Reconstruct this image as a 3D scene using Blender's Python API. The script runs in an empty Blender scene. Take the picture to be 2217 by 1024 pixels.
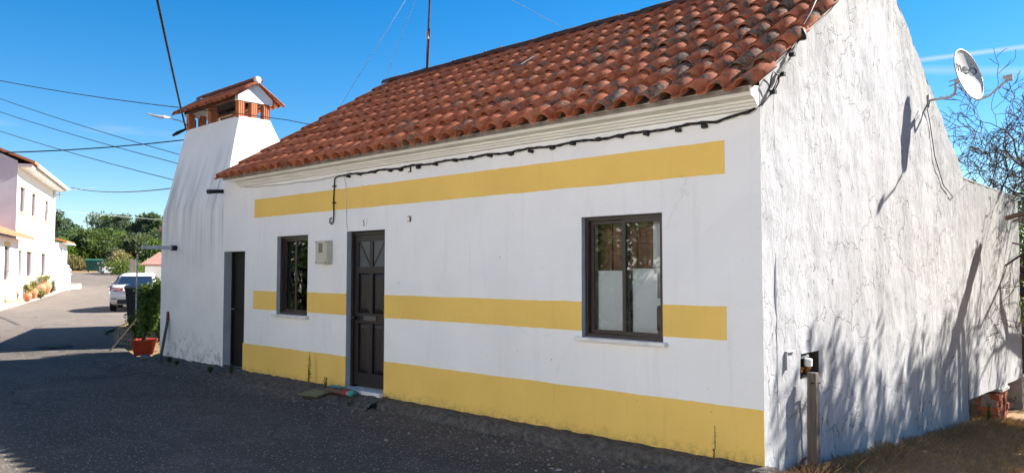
import bpy, bmesh, math, random
from mathutils import Vector, Matrix, Euler, noise
random.seed(7)
RAD = math.radians
SC = bpy.context.scene
COL = SC.collection

# ------------------------------------------------------------------ camera, sky, sun, exposure
YAW = RAD(47.1); PIT = math.atan(75/1650)
cam_d = bpy.data.cameras.new('camera'); cam = bpy.data.objects.new('camera', cam_d); COL.objects.link(cam)
cam.location = (2.805, -6.085, 1.56)
FWD = Vector((-math.cos(YAW)*math.cos(PIT), math.sin(YAW)*math.cos(PIT), math.sin(PIT)))
cam.rotation_euler = FWD.to_track_quat('-Z', 'Y').to_euler()
cam_d.sensor_width = 36; cam_d.lens = 36*1650/2217; cam_d.clip_end = 4000; cam_d.clip_start = .05
SC.camera = cam

SUN = Vector((.335, .65, .572)).normalized()          # towards the sun
sun_el = math.asin(SUN.z); sun_az = math.atan2(SUN.x, SUN.y)
W = bpy.data.worlds.new('World'); SC.world = W; W.use_nodes = True
SKY_STRENGTH = .05
EXPOSURE = 1.87

SC.view_settings.view_transform = 'Standard'; SC.view_settings.look = 'None'
SC.view_settings.exposure = EXPOSURE; SC.view_settings.gamma = 1
SC.render.engine = 'CYCLES'

sd = bpy.data.lights.new('sun', 'SUN'); sd.energy = 5.0; sd.angle = RAD(.8); sd.color = (1, .94, .85)
so = bpy.data.objects.new('sun', sd); COL.objects.link(so); so.location = (10, 20, 25)
so.rotation_euler = SUN.to_track_quat('Z', 'Y').to_euler()

def world_nodes():
    nt = W.node_tree; nt.nodes.clear(); L = nt.links.new
    n = lambda t: nt.nodes.new(t)
    out = n('ShaderNodeOutputWorld'); bg = n('ShaderNodeBackground'); bg.inputs[1].default_value = SKY_STRENGTH
    sky = n('ShaderNodeTexSky'); sky.sky_type = 'NISHITA'; sky.sun_disc = False
    sky.sun_elevation = sun_el; sky.sun_rotation = sun_az
    sky.air_density = 1.0; sky.dust_density = .15; sky.ozone_density = 3.6; sky.altitude = 100
    hs = n('ShaderNodeHueSaturation'); hs.inputs['Saturation'].default_value = 1.42; hs.inputs['Value'].default_value = 1.0
    L(sky.outputs[0], hs.inputs['Color'])
    # contrails and thin high wisps, fixed in the sky's directions
    tc = n('ShaderNodeTexCoord')
    def math_(op, a, b=None, clamp=False):
        m = n('ShaderNodeMath'); m.operation = op; m.use_clamp = clamp
        for i, v in enumerate((a, b)):
            if v is None: continue
            if isinstance(v, (int, float)): m.inputs[i].default_value = v
            else: L(v, m.inputs[i])
        return m.outputs[0]
    def dot(v):
        d = n('ShaderNodeVectorMath'); d.operation = 'DOT_PRODUCT'; L(tc.outputs['Generated'], d.inputs[0]); d.inputs[1].default_value = v
        return d.outputs['Value']
    nz = n('ShaderNodeTexNoise'); nz.inputs['Scale'].default_value = 14; nz.inputs['Detail'].default_value = 5
    L(tc.outputs['Generated'], nz.inputs['Vector'])
    RGT = Vector((math.sin(YAW), math.cos(YAW), 0)); UP = RGT.cross(FWD)
    def dirp(px, py): return (FWD + RGT*(px-1108.5)/1650 - UP*(py-512)/1650).normalized()
    total = None
    for (a, b, w, s) in (((1990, 131), (2217, 102), .0036, .5), ((1990, 152), (2217, 155), .0065, .28)):
        d1, d2 = dirp(*a), dirp(*b); nn = d1.cross(d2).normalized(); mid = (d1+d2).normalized()
        band = math_('SUBTRACT', 1, math_('DIVIDE', math_('ABSOLUTE', dot(nn)), w), True)
        near = math_('MULTIPLY', math_('SUBTRACT', dot(mid), .93), 14, True)
        m = math_('MULTIPLY', math_('MULTIPLY', band, near), math_('MULTIPLY', math_('ADD', nz.outputs['Fac'], .4), s))
        total = m if total is None else math_('ADD', total, m)
    # low wisps
    mp = n('ShaderNodeMapping'); mp.inputs['Scale'].default_value = (5, 5, 34); mp.inputs['Location'].default_value = (.3, .1, .45)
    L(tc.outputs['Generated'], mp.inputs['Vector'])
    wn = n('ShaderNodeTexNoise'); wn.inputs['Scale'].default_value = 1.6; wn.inputs['Detail'].default_value = 7; L(mp.outputs[0], wn.inputs['Vector'])
    sp = n('ShaderNodeSeparateXYZ'); L(tc.outputs['Generated'], sp.inputs[0])
    low = math_('SUBTRACT', 1, math_('DIVIDE', math_('ABSOLUTE', math_('SUBTRACT', sp.outputs[2], .13)), .07), True)
    ws = math_('MULTIPLY', math_('MULTIPLY', math_('SUBTRACT', wn.outputs['Fac'], .56), 3.2, True), math_('MULTIPLY', low, .38))
    total = math_('ADD', total, ws, True)
    mx = n('ShaderNodeMix'); mx.data_type = 'RGBA'; L(total, mx.inputs[0]); L(hs.outputs[0], mx.inputs[6]); mx.inputs[7].default_value = (5.2, 5.4, 5.7, 1)
    L(mx.outputs[2], bg.inputs[0]); L(bg.outputs[0], out.inputs[0])
world_nodes()

# ------------------------------------------------------------------ helpers
WM = {}                                              # world matrices of what was built
def obj(name, me, mat=None, parent=None, M=None, smooth=False):
    o = bpy.data.objects.new(name, me); COL.objects.link(o)
    M = M or Matrix.Identity(4); WM[o] = M
    if parent:
        o.parent = parent; o.matrix_basis = WM[parent].inverted() @ M
    else: o.matrix_basis = M
    if mat and me and not me.materials: me.materials.append(mat)
    if smooth and me: me.polygons.foreach_set('use_smooth', [True]*len(me.polygons))
    return o
def mesh(v, f):
    me = bpy.data.meshes.new('m'); me.from_pydata([tuple(p) for p in v], [], f); me.update(); return me
def tag(o, label, cat=None, group=None, kind=None):
    if label: o['label'] = label
    if cat: o['category'] = cat
    if group: o['group'] = group
    if kind: o['kind'] = kind
    return o
def thing(name, loc, label, cat, group=None):
    o = obj(name, None, M=Matrix.Translation(loc)); o.empty_display_size = .1
    return tag(o, label, cat, group)
class G:
    """collects geometry"""
    def __init__(s): s.v = []; s.f = []
    def add(s, v, f):
        n = len(s.v); s.v += [Vector(p) for p in v]; s.f += [tuple(i+n for i in q) for q in f]; return s
    def box(s, a, b, M=None):
        x0, y0, z0 = a; x1, y1, z1 = b
        v = [Vector(p) for p in ((x0,y0,z0),(x1,y0,z0),(x1,y1,z0),(x0,y1,z0),(x0,y0,z1),(x1,y0,z1),(x1,y1,z1),(x0,y1,z1))]
        if M: v = [M @ p for p in v]
        return s.add(v, [(0,3,2,1),(4,5,6,7),(0,1,5,4),(1,2,6,5),(2,3,7,6),(3,0,4,7)])
    def tube(s, pts, r, n=6, caps=True):
        pts = [Vector(p) for p in pts]; k = len(pts); rr = r if isinstance(r, (list, tuple)) else [r]*k
        base = len(s.v); up = Vector((0, 0, 1)); prev = None
        for i, p in enumerate(pts):
            t = (pts[min(i+1, k-1)]-pts[max(i-1, 0)]).normalized()
            if prev is None:
                a = t.cross(up) if abs(t.z) < .95 else t.cross(Vector((1, 0, 0)))
            else: a = prev - t*prev.dot(t)
            a.normalize(); b = t.cross(a); prev = a
            for j in range(n):
                th = 2*math.pi*j/n; s.v.append(p + (a*math.cos(th)+b*math.sin(th))*rr[i])
        for i in range(k-1):
            for j in range(n):
                j2 = (j+1) % n; s.f.append((base+i*n+j, base+i*n+j2, base+(i+1)*n+j2, base+(i+1)*n+j))
        if caps:
            s.f.append(tuple(base+j for j in range(n))[::-1]); s.f.append(tuple(base+(k-1)*n+j for j in range(n)))
        return s
    def lathe(s, prof, c=(0, 0, 0), n=16):
        c = Vector(c); base = len(s.v)
        for r, z in prof:
            for j in range(n):
                th = 2*math.pi*j/n; s.v.append(c+Vector((r*math.cos(th), r*math.sin(th), z)))
        for i in range(len(prof)-1):
            for j in range(n):
                j2 = (j+1) % n; s.f.append((base+i*n+j, base+i*n+j2, base+(i+1)*n+j2, base+(i+1)*n+j))
        s.f.append(tuple(base+j for j in range(n))[::-1]); s.f.append(tuple(base+(len(prof)-1)*n+j for j in range(n)))
        return s
    def loft(s, rings, caps=True):
        base = len(s.v); n = len(rings[0])
        for r in rings: s.v += [Vector(p) for p in r]
        for i in range(len(rings)-1):
            for j in range(n):
                j2 = (j+1) % n; s.f.append((base+i*n+j, base+i*n+j2, base+(i+1)*n+j2, base+(i+1)*n+j))
        if caps:
            s.f.append(tuple(base+j for j in range(n))[::-1]); s.f.append(tuple(base+(len(rings)-1)*n+j for j in range(n)))
        return s
    def xf(s, M): s.v = [M @ p for p in s.v]; return s
    def build(s, name, mat, parent=None, M=None, smooth=False, bevel=0):
        me = mesh(s.v, s.f)
        if bevel:
            bm = bmesh.new(); bm.from_mesh(me)
            bmesh.ops.bevel(bm, geom=bm.edges[:], offset=bevel, segments=2, affect='EDGES', profile=.6)
            bm.to_mesh(me); bm.free()
        return obj(name, me, mat, parent, M, smooth)
def sag(a, b, s, n=18):
    a = Vector(a); b = Vector(b); return [a.lerp(b, i/n)-Vector((0, 0, s*4*(i/n)*(1-i/n))) for i in range(n+1)]
def lerp_tab(t, tab):
    if t <= tab[0][0]: return tab[0][1]
    for (a, va), (b, vb) in zip(tab, tab[1:]):
        if t <= b: return va+(vb-va)*(t-a)/(b-a)
    return tab[-1][1]
def sm(a, b, x):
    t = min(1, max(0, (x-a)/(b-a))); return t*t*(3-2*t)

# ------------------------------------------------------------------ materials
class NT:
    def __init__(s, name):
        s.m = bpy.data.materials.new(name); s.m.use_nodes = True; s.t = s.m.node_tree; s.t.nodes.clear()
        s.out = s.n('ShaderNodeOutputMaterial'); s.b = s.n('ShaderNodeBsdfPrincipled'); s.L(s.b.outputs[0], s.out.inputs[0])
        g = s.n('ShaderNodeNewGeometry'); s.pos = g.outputs['Position']; s.geo = g
    def n(s, t): return s.t.nodes.new(t)
    def L(s, a, b): s.t.links.new(a, b)
    def put(s, sock, v):
        if isinstance(v, (int, float)): sock.default_value = v
        elif isinstance(v, tuple): sock.default_value = v if len(v) != 3 or sock.type == 'VECTOR' else (*v, 1)
        else: s.L(v, sock)
    def math(s, op, a, b=0, clamp=False):
        m = s.n('ShaderNodeMath'); m.operation = op; m.use_clamp = clamp; s.put(m.inputs[0], a); s.put(m.inputs[1], b); return m.outputs[0]
    def map(s, scale=(1, 1, 1), loc=(0, 0, 0), vec=None):
        m = s.n('ShaderNodeMapping'); m.inputs['Scale'].default_value = scale; m.inputs['Location'].default_value = loc; s.L(vec or s.pos, m.inputs[0]); return m.outputs[0]
    def noise(s, scale, detail=5, rough=.55, vec=None, dist=0):
        m = s.n('ShaderNodeTexNoise'); m.inputs['Scale'].default_value = scale; m.inputs['Detail'].default_value = detail
        m.inputs['Roughness'].default_value = rough; m.inputs['Distortion'].default_value = dist; s.L(vec or s.pos, m.inputs['Vector']); return m.outputs['Fac']
    def vor(s, scale, feature='F1', vec=None, out='Distance'):
        m = s.n('ShaderNodeTexVoronoi'); m.feature = feature; m.inputs['Scale'].default_value = scale; s.L(vec or s.pos, m.inputs['Vector']); return m.outputs[out]
    def ramp(s, f, lo, hi):
        m = s.n('ShaderNodeMapRange'); m.clamp = True; s.put(m.inputs[0], f); m.inputs[1].default_value = lo; m.inputs[2].default_value = hi; return m.outputs[0]
    def mix(s, f, a, b, mode='MIX'):
        m = s.n('ShaderNodeMix'); m.data_type = 'RGBA'; m.blend_type = mode; s.put(m.inputs[0], f); s.put(m.inputs[6], a); s.put(m.inputs[7], b); return m.outputs[2]
    def xyz(s, vec=None):
        m = s.n('ShaderNodeSeparateXYZ'); s.L(vec or s.pos, m.inputs[0]); return m.outputs
    def bump(s, h, strength=.5, dist=.01, prev=None):
        m = s.n('ShaderNodeBump'); m.inputs['Strength'].default_value = strength; m.inputs['Distance'].default_value = dist; s.L(h, m.inputs['Height'])
        if prev: s.L(prev, m.inputs['Normal'])
        return m.outputs[0]
    def fin(s, col, rough=.85, spec=.3, normal=None, metal=0):
        s.put(s.b.inputs['Base Color'], col); s.put(s.b.inputs['Roughness'], rough)
        s.b.inputs['Specular IOR Level'].default_value = spec; s.b.inputs['Metallic'].default_value = metal
        if normal: s.L(normal, s.b.inputs['Normal'])
        return s.m

def pm(name, c1, c2=None, scale=4, detail=6, rough=.85, spec=.3, bump=0, bscale=40, bdist=.005, stretch=(1, 1, 1), lo=.35, hi=.68, metal=0, rnd=0):
    t = NT(name); vec = t.map(stretch); col = c1
    if c2: col = t.mix(t.ramp(t.noise(scale, detail, vec=vec), lo, hi), c1, c2)
    if rnd:
        oi = t.n('ShaderNodeObjectInfo'); hs = t.n('ShaderNodeHueSaturation')
        t.put(hs.inputs['Value'], t.math('ADD', t.math('MULTIPLY', oi.outputs['Random'], 2*rnd), 1-rnd)); t.put(hs.inputs['Color'], col); col = hs.outputs[0]
    nrm = t.bump(t.noise(bscale, 5, vec=vec), bump, bdist) if bump else None
    return t.fin(col, rough, spec, nrm, metal)

def m_facade():
    t = NT('limewash_facade'); x, y, z = t.xyz()
    big = t.ramp(t.noise(.9, 6), .35, .7); c = t.mix(big, (.82, .81, .79), (.755, .745, .725))
    c = t.mix(t.math('MULTIPLY', t.ramp(t.noise(9, 8, .7), .62, .75), .35), c, (.55, .54, .52))
    drip = t.ramp(t.noise(1, 6, .6, t.map((9, 9, .8))), .56, .8)
    c = t.mix(t.math('MULTIPLY', drip, .25), c, (.5, .5, .47))
    wv = t.n('ShaderNodeVectorMath'); wv.operation = 'ADD'; ws = t.n('ShaderNodeVectorMath'); ws.operation = 'SCALE'; ws.inputs[3].default_value = .5
    wn = t.n('ShaderNodeTexNoise'); wn.inputs['Scale'].default_value = 2.5; wn.inputs['Detail'].default_value = 7; t.L(t.pos, wn.inputs['Vector']); t.L(wn.outputs['Color'], ws.inputs[0]); t.L(t.pos, wv.inputs[0]); t.L(ws.outputs[0], wv.inputs[1])
    hair = t.math('SUBTRACT', 1, t.ramp(t.vor(.55, 'DISTANCE_TO_EDGE', wv.outputs[0]), 0, .006)); hair = t.math('MULTIPLY', hair, t.ramp(t.noise(.9, 3), .5, .6))
    c = t.mix(t.math('MULTIPLY', hair, .2), c, (.35, .35, .34))
    pat = t.ramp(t.noise(.55, 2, .4, t.map((1, 1, 1.6), (4, 0, 2))), .55, .57); c = t.mix(t.math('MULTIPLY', pat, .25), c, (.70, .71, .72))
    # rising damp, peeling at the foot of the old wall end
    foot = t.math('SUBTRACT', 1, t.ramp(t.math('ADD', z, t.math('MULTIPLY', t.noise(3, 5), .7)), .15, .75))
    spots = t.ramp(t.noise(7, 7, .7), .5, .62)
    left = t.math('SUBTRACT', 1, t.ramp(x, -9.6, -9.2))
    c = t.mix(t.math('MULTIPLY', t.math('MULTIPLY', foot, spots), t.math('ADD', t.math('MULTIPLY', left, .6), .25)), c, (.25, .24, .22))
    # chips
    chip = t.math('MULTIPLY', t.ramp(t.noise(16, 3, .5), .715, .74), t.ramp(t.noise(2.2, 2), .5, .6))
    c = t.mix(t.math('MULTIPLY', chip, .7), c, (.33, .32, .31))
    b = t.bump(t.noise(26, 8, .65), .35, .006); b = t.bump(t.noise(3, 3), .4, .03, b)
    return t.fin(c, .9, .2, b)
def m_chimney():
    t = NT('limewash_chimney'); x, y, z = t.xyz()
    c = t.mix(t.ramp(t.noise(1.4, 6), .35, .7), (.80, .80, .78), (.72, .72, .70))
    st = t.ramp(t.noise(1, 5, .55, t.map((5.5, 1.5, .45))), .42, .66)
    zone = t.math('MULTIPLY', t.ramp(z, 1.5, 2.7), t.math('SUBTRACT', 1, t.ramp(t.math('ADD', z, t.math('MULTIPLY', t.noise(4, 3), .5)), 3.4, 4.1)))
    face = t.math('SUBTRACT', 1, t.ramp(t.xyz(t.geo.outputs['Normal'])[0], .3, .6))
    c = t.mix(t.math('MULTIPLY', t.math('MULTIPLY', st, zone), t.math('MULTIPLY', face, .72)), c, (.33, .325, .29))
    foot = t.math('SUBTRACT', 1, t.ramp(t.math('ADD', z, t.math('MULTIPLY', t.noise(2.6, 5), .9)), .35, .95))
    spots = t.ramp(t.noise(6, 7, .7), .49, .58)
    c = t.mix(t.math('MULTIPLY', foot, t.math('MULTIPLY', spots, .8)), c, (.25, .24, .23))
    c = t.mix(t.math('MULTIPLY', t.ramp(t.noise(10, 8, .7), .64, .72), .6), c, (.38, .36, .33))
    b = t.bump(t.noise(22, 8, .65), .45, .008); b = t.bump(t.noise(1, 4, .5, t.map((7, 2, .5))), .12, .05, b)
    return t.fin(c, .92, .2, b)
def m_gable():
    t = NT('limewash_gable'); x, y, z = t.xyz()
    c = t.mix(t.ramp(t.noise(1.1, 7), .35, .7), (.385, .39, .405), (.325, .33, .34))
    # grey weathering running down from the top edges
    edge = t.math('SUBTRACT', t.math('SUBTRACT', 5.35, t.math('MULTIPLY', t.math('ABSOLUTE', t.math('SUBTRACT', y, 3.2)), .62)), z)
    topd = t.math('SUBTRACT', 1, t.ramp(t.math('ADD', edge, t.math('MULTIPLY', t.noise(1, 6, .6, t.map((1, 5, 1))), 1.2)), .5, 1.5))
    c = t.mix(t.math('MULTIPLY', topd, .55), c, (.27, .265, .245))
    wing = t.math('MULTIPLY', t.ramp(y, 6.9, 7.0), t.ramp(t.math('ADD', z, t.noise(3, 4)), 2.3, 3.6))
    c = t.mix(t.math('MULTIPLY', wing, .6), c, (.25, .25, .24))
    st = t.ramp(t.noise(1, 7, .65, t.map((3, 11, 1.3))), .55, .8)
    c = t.mix(t.math('MULTIPLY', st, .25), c, (.29, .29, .29))
    cr = t.math('SUBTRACT', 1, t.ramp(t.vor(1.5, 'DISTANCE_TO_EDGE', t.map((1, 1.1, 1.5))), .0, .012))
    # wobbly cracks
    wob = t.n('ShaderNodeVectorMath'); wob.operation = 'ADD'; nz = t.n('ShaderNodeTexNoise'); nz.inputs['Scale'].default_value = 5; nz.inputs['Detail'].default_value = 6
    t.L(t.pos, nz.inputs['Vector']); sc = t.n('ShaderNodeVectorMath'); sc.operation = 'SCALE'; sc.inputs[3].default_value = .45
    t.L(nz.outputs['Color'], sc.inputs[0]); t.L(t.pos, wob.inputs[0]); t.L(sc.outputs[0], wob.inputs[1])
    crk = t.math('SUBTRACT', 1, t.ramp(t.vor(1.0, 'DISTANCE_TO_EDGE', t.map((1, 1.2, 1.6), vec=wob.outputs[0])), .0, .013))
    crk = t.math('MULTIPLY', crk, t.ramp(t.noise(.8, 3), .42, .58))
    c = t.mix(t.math('MULTIPLY', crk, .7), c, (.22, .22, .22))
    seam = t.math('SUBTRACT', 1, t.ramp(t.math('ABSOLUTE', t.math('SUBTRACT', t.math('ADD', y, t.math('MULTIPLY', t.noise(3, 4), .08)), 6.97)), .0, .014))
    c = t.mix(t.math('MULTIPLY', seam, .6), c, (.2, .2, .2))
    # flaked whitewash
    fl = t.noise(1, 9, .74, t.map((13, 13, 6.5)), .6)
    flk = t.math('MULTIPLY', t.ramp(fl, .575, .61), t.ramp(t.noise(1.1, 4), .36, .6))
    c = t.mix(t.math('MULTIPLY', flk, .5), c, (.20, .195, .19))
    c = t.mix(t.math('MULTIPLY', t.ramp(t.noise(.55, 5, .6), .5, .7), .35), c, (.29, .29, .30))
    w2 = t.n('ShaderNodeVectorMath'); w2.operation = 'ADD'; s2 = t.n('ShaderNodeVectorMath'); s2.operation = 'SCALE'; s2.inputs[3].default_value = .16
    n2 = t.n('ShaderNodeTexNoise'); n2.inputs['Scale'].default_value = 9; n2.inputs['Detail'].default_value = 5; t.L(t.pos, n2.inputs['Vector'])
    t.L(n2.outputs['Color'], s2.inputs[0]); t.L(t.pos, w2.inputs[0]); t.L(s2.outputs[0], w2.inputs[1])
    p1 = t.xyz(t.vor(1, 'F1', t.map((0, 6.5, 2.4), vec=w2.outputs[0]), 'Color'))[0]; p2 = t.xyz(t.vor(1, 'F1', t.map((0, 17, 5.5), vec=w2.outputs[0]), 'Color'))[1]
    rough = t.math('ADD', t.ramp(t.noise(.7, 4), .35, .6), .25)
    dash = t.math('MULTIPLY', t.ramp(t.noise(1, 6, .62, t.map((1, 24, 7), vec=w2.outputs[0])), .60, .67), t.ramp(t.noise(1.0, 4, .6, t.map((1, 1, 1), (3, 8, 1))), .40, .62))
    c = t.mix(t.math('MULTIPLY', dash, .8), c, (.10, .10, .105))
    blot = t.ramp(t.noise(2.4, 6, .6, t.map((1, 1, .8), (7, 1, 4))), .5, .68); c = t.mix(t.math('MULTIPLY', blot, .35), c, (.27, .275, .29))
    h = t.math('ADD', t.math('MULTIPLY', t.math('ADD', p1, t.math('MULTIPLY', p2, .8)), t.math('MULTIPLY', rough, .5)), t.math('ADD', t.math('MULTIPLY', fl, .45), t.math('MULTIPLY', t.math('MAXIMUM', crk, dash), -.5)))
    b = t.bump(h, .9, .03); b = t.bump(t.noise(45, 6, .6, t.map((1, 1, .5))), .5, .006, b)
    return t.fin(c, .93, .15, b)
def m_yellow():
    t = NT('ochre_paint'); x, y, z = t.xyz()
    c = t.mix(t.ramp(t.noise(1.2, 6), .3, .7), (.83, .56, .145), (.75, .49, .125))
    c = t.mix(t.math('MULTIPLY', t.ramp(t.noise(1, 6, .6, t.map((10, 10, .8))), .56, .78), .22), c, (.45, .28, .09))
    foot = t.math('SUBTRACT', 1, t.ramp(t.math('ADD', z, t.math('MULTIPLY', t.noise(5, 6, .65), .28)), .02, .20))
    c = t.mix(t.math('MULTIPLY', foot, t.math('MULTIPLY', t.ramp(t.noise(14, 7, .7), .40, .62), .85)), c, (.13, .09, .035))
    c = t.mix(t.math('MULTIPLY', t.ramp(t.noise(22, 4), .70, .74), .5), c, (.25, .18, .07))
    b = t.bump(t.noise(24, 8, .65), .35, .006)
    return t.fin(c, .85, .2, b)
def m_tile(name='clay_tile', dark=0):
    t = NT(name); x, y, z = t.xyz(); oi = t.n('ShaderNodeObjectInfo').outputs['Random']
    cell = t.vor(1, 'F1', t.map((4.2, 2.6, 0), (.12, .1, 0)), 'Color'); cx = t.xyz(cell)
    rnd = t.math('FRACT', t.math('ADD', oi, cx[0]))
    c = t.mix(rnd, (.27, .070, .029), (.43, .128, .058))
    c = t.mix(t.math('MULTIPLY', t.ramp(t.noise(11, 6, .65), .45, .72), .6), c, (.58, .25, .145))
    right = t.ramp(x, -8.5, -1.5)                     # older, lichened tiles towards the gable
    li = t.ramp(t.math('ADD', t.noise(3.3, 7, .68), t.math('ADD', t.math('MULTIPLY', right, .10), t.math('MULTIPLY', rnd, .10))), .64-.12*dark, .73)
    li = t.math('MULTIPLY', li, t.math('ADD', t.math('MULTIPLY', right, .55), .40))
    c = t.mix(li, c, t.mix(t.ramp(t.noise(30, 5), .4, .6), (.060, .046, .038), (.19, .145, .11)))
    c = t.mix(t.math('MULTIPLY', t.ramp(t.noise(5.5, 3, .5, t.map((1, 1, 1), (9, 3, 1))), .70, .73), .7), c, (.62, .28, .03))
    if dark: c = t.mix(dark, c, (.028, .026, .024))
    b = t.bump(t.noise(60, 6, .7), .6, .006); b = t.bump(t.noise(14, 4), .4, .01, b)
    return t.fin(c, .88, .2, b)
def m_asphalt():
    t = NT('worn_asphalt'); x, y, z = t.xyz()
    big = t.ramp(t.noise(.5, 7, .6), .35, .68)
    c = t.mix(big, (.048, .041, .034), (.076, .063, .051))
    cellc = t.xyz(t.vor(48, 'F1', None, 'Color')); d = t.vor(48)
    stone = t.math('MULTIPLY', t.ramp(cellc[0], .62, 1.0), t.math('SUBTRACT', 1, t.ramp(d, .25, .45)))
    c = t.mix(t.math('MULTIPLY', stone, .9), c, t.mix(cellc[1], (.26, .24, .22), (.60, .56, .52)))
    c = t.mix(t.math('MULTIPLY', t.ramp(t.noise(150, 3), .62, .68), .5), c, (.33, .31, .30))
    dust = t.ramp(t.noise(1.6, 8, .68), .55, .75)
    c = t.mix(t.math('MULTIPLY', dust, .45), c, (.19, .155, .125))
    far = t.math('MAXIMUM', t.ramp(x, -16, -24), t.ramp(t.math('ADD', y, t.math('MULTIPLY', x, .2)), -4.9, -6.5))  # sunlight painted in: asphalt colour lightened where the lane lies in sun
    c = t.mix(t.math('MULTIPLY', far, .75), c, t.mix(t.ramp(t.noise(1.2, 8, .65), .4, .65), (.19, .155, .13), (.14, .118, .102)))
    av = t.n('ShaderNodeVectorMath'); av.operation = 'ADD'; as_ = t.n('ShaderNodeVectorMath'); as_.operation = 'SCALE'; as_.inputs[3].default_value = .7
    an = t.n('ShaderNodeTexNoise'); an.inputs['Scale'].default_value = 2; an.inputs['Detail'].default_value = 7; t.L(t.pos, an.inputs['Vector']); t.L(an.outputs['Color'], as_.inputs[0]); t.L(t.pos, av.inputs[0]); t.L(as_.outputs[0], av.inputs[1])
    ck = t.math('MULTIPLY', t.math('SUBTRACT', 1, t.ramp(t.vor(.42, 'DISTANCE_TO_EDGE', t.map((1, 1, 0), vec=av.outputs[0])), 0, .010)), t.ramp(t.noise(.4, 3), .45, .55))
    c = t.mix(t.math('MULTIPLY', ck, .8), c, (.012, .011, .011))
    wear = t.ramp(t.noise(1, 4, .5, t.map((.22, 1.3, 1))), .5, .68); c = t.mix(t.math('MULTIPLY', wear, .35), c, (.125, .108, .095))
    edge = t.math('MULTIPLY', t.ramp(t.math('ADD', y, t.math('MULTIPLY', t.noise(2.2, 5), .8)), -.45, .15), t.ramp(x, -13, -12.5)); c = t.mix(t.math('MULTIPLY', edge, .5), c, (.15, .125, .10))
    sp = t.math('MULTIPLY', t.ramp(t.noise(9, 5, .6), .60, .64), t.math('SUBTRACT', 1, t.ramp(t.math('ADD', t.math('MULTIPLY', t.math('ADD', x, 1.65), t.math('ADD', x, 1.65)), t.math('MULTIPLY', t.math('MULTIPLY', t.math('ADD', y, .85), t.math('ADD', y, .85)), 6)), .05, .22)))
    c = t.mix(sp, c, (.6, .6, .58))
    b = t.bump(t.math('SUBTRACT', 1, d), .75, .006); b = t.bump(t.noise(8, 5), .4, .015, b)
    return t.fin(c, .88, .25, b)
def m_glass(name, tint=(.9, .93, .95), refl=1.0):
    t = NT(name); t.t.nodes.remove(t.b)
    tr = t.n('ShaderNodeBsdfTransparent'); tr.inputs[0].default_value = (*tint, 1)
    gl = t.n('ShaderNodeBsdfGlossy'); gl.inputs['Roughness'].default_value = .015
    fr = t.n('ShaderNodeFresnel'); fr.inputs['IOR'].default_value = 1.52
    nb = t.bump(t.noise(2.0, 2), .05, .02); t.L(nb, gl.inputs['Normal']); t.L(nb, fr.inputs['Normal'])
    mx = t.n('ShaderNodeMixShader'); t.L(t.math('MULTIPLY', fr.outputs[0], 1.9*refl, True), mx.inputs[0]); t.L(tr.outputs[0], mx.inputs[1]); t.L(gl.outputs[0], mx.inputs[2]); t.L(mx.outputs[0], t.out.inputs[0])
    return t.m
def m_leaf(name, c1, c2, trans=.33, rough=.55):
    t = NT(name); oi = t.n('ShaderNodeObjectInfo').outputs['Random']
    ri = t.geo.outputs['Random Per Island']
    c = t.mix(ri, c1, c2); c = t.mix(t.math('MULTIPLY', t.ramp(t.noise(1.3, 3), .4, .65), .45), c, tuple(v*.55 for v in c1))
    t.fin(c, rough, .35)
    tl = t.n('ShaderNodeBsdfTranslucent'); t.put(tl.inputs[0], t.mix(.5, c, (.25, .32, .04)))
    mx = t.n('ShaderNodeMixShader'); mx.inputs[0].default_value = trans; t.L(t.b.outputs[0], mx.inputs[1]); t.L(tl.outputs[0], mx.inputs[2]); t.L(mx.outputs[0], t.out.inputs[0])
    return t.m
def m_dry():
    t = NT('dry_bank_soil')
    c = t.mix(t.ramp(t.noise(1.2, 8, .65), .35, .65), (.22, .13, .075), (.32, .21, .125))
    c = t.mix(t.math('MULTIPLY', t.ramp(t.noise(.05, 5), .45, .6), .5), c, (.12, .13, .05))
    return t.fin(c, .95, .1, t.bump(t.noise(18, 8, .7), .8, .03))

M = {}
M['facade'] = m_facade(); M['chimney'] = m_chimney(); M['gable'] = m_gable(); M['yellow'] = m_yellow()
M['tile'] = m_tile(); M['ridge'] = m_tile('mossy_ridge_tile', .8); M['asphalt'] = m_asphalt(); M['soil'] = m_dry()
M['white'] = pm('white_wall', (.82, .82, .80), (.76, .755, .73), 1.5, bump=.3, bscale=20)
M['shade_plaster'] = pm('shade_tinted_plaster', (.50, .525, .57), (.43, .455, .49), 1.2, bump=.3, bscale=15)  # copy of the white wall with its shade tinted into the colour
M['marble'] = pm('white_stone', (.74, .73, .70), (.58, .56, .53), 8, rough=.6, bump=.15)
M['mortar'] = pm('old_mortar', (.32, .29, .26), (.20, .18, .16), 8, bump=.6, bscale=30, bdist=.01)
M['alu'] = pm('brown_aluminium', (.026, .017, .014), (.036, .024, .019), 3, rough=.42, spec=.5)
M['door'] = pm('dark_brown_door', (.014, .0105, .0105), (.020, .015, .0145), 5, rough=.45, spec=.45, bump=.15, bscale=8, stretch=(20, 20, 1))
M['black'] = pm('black_plastic', (.012, .012, .013), rough=.55)
M['blackdoor'] = pm('black_door', (.0035, .0035, .004), (.006, .006, .006), 4, rough=.6)
M['cable'] = pm('cable_black', (.016, .015, .016), rough=.6)
M['cable_grey'] = pm('cable_grey', (.32, .32, .31), rough=.7)
M['cable_white'] = pm('cable_white', (.7, .7, .68), rough=.6)
M['meter'] = pm('beige_plastic', (.52, .49, .40), (.46, .43, .35), 6, rough=.5)
M['metal'] = pm('grey_metal', (.38, .38, .38), (.28, .27, .26), 12, rough=.45, metal=.7)
M['galv'] = pm('galvanised', (.5, .5, .5), (.38, .37, .36), 10, rough=.5, metal=.4)
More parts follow.
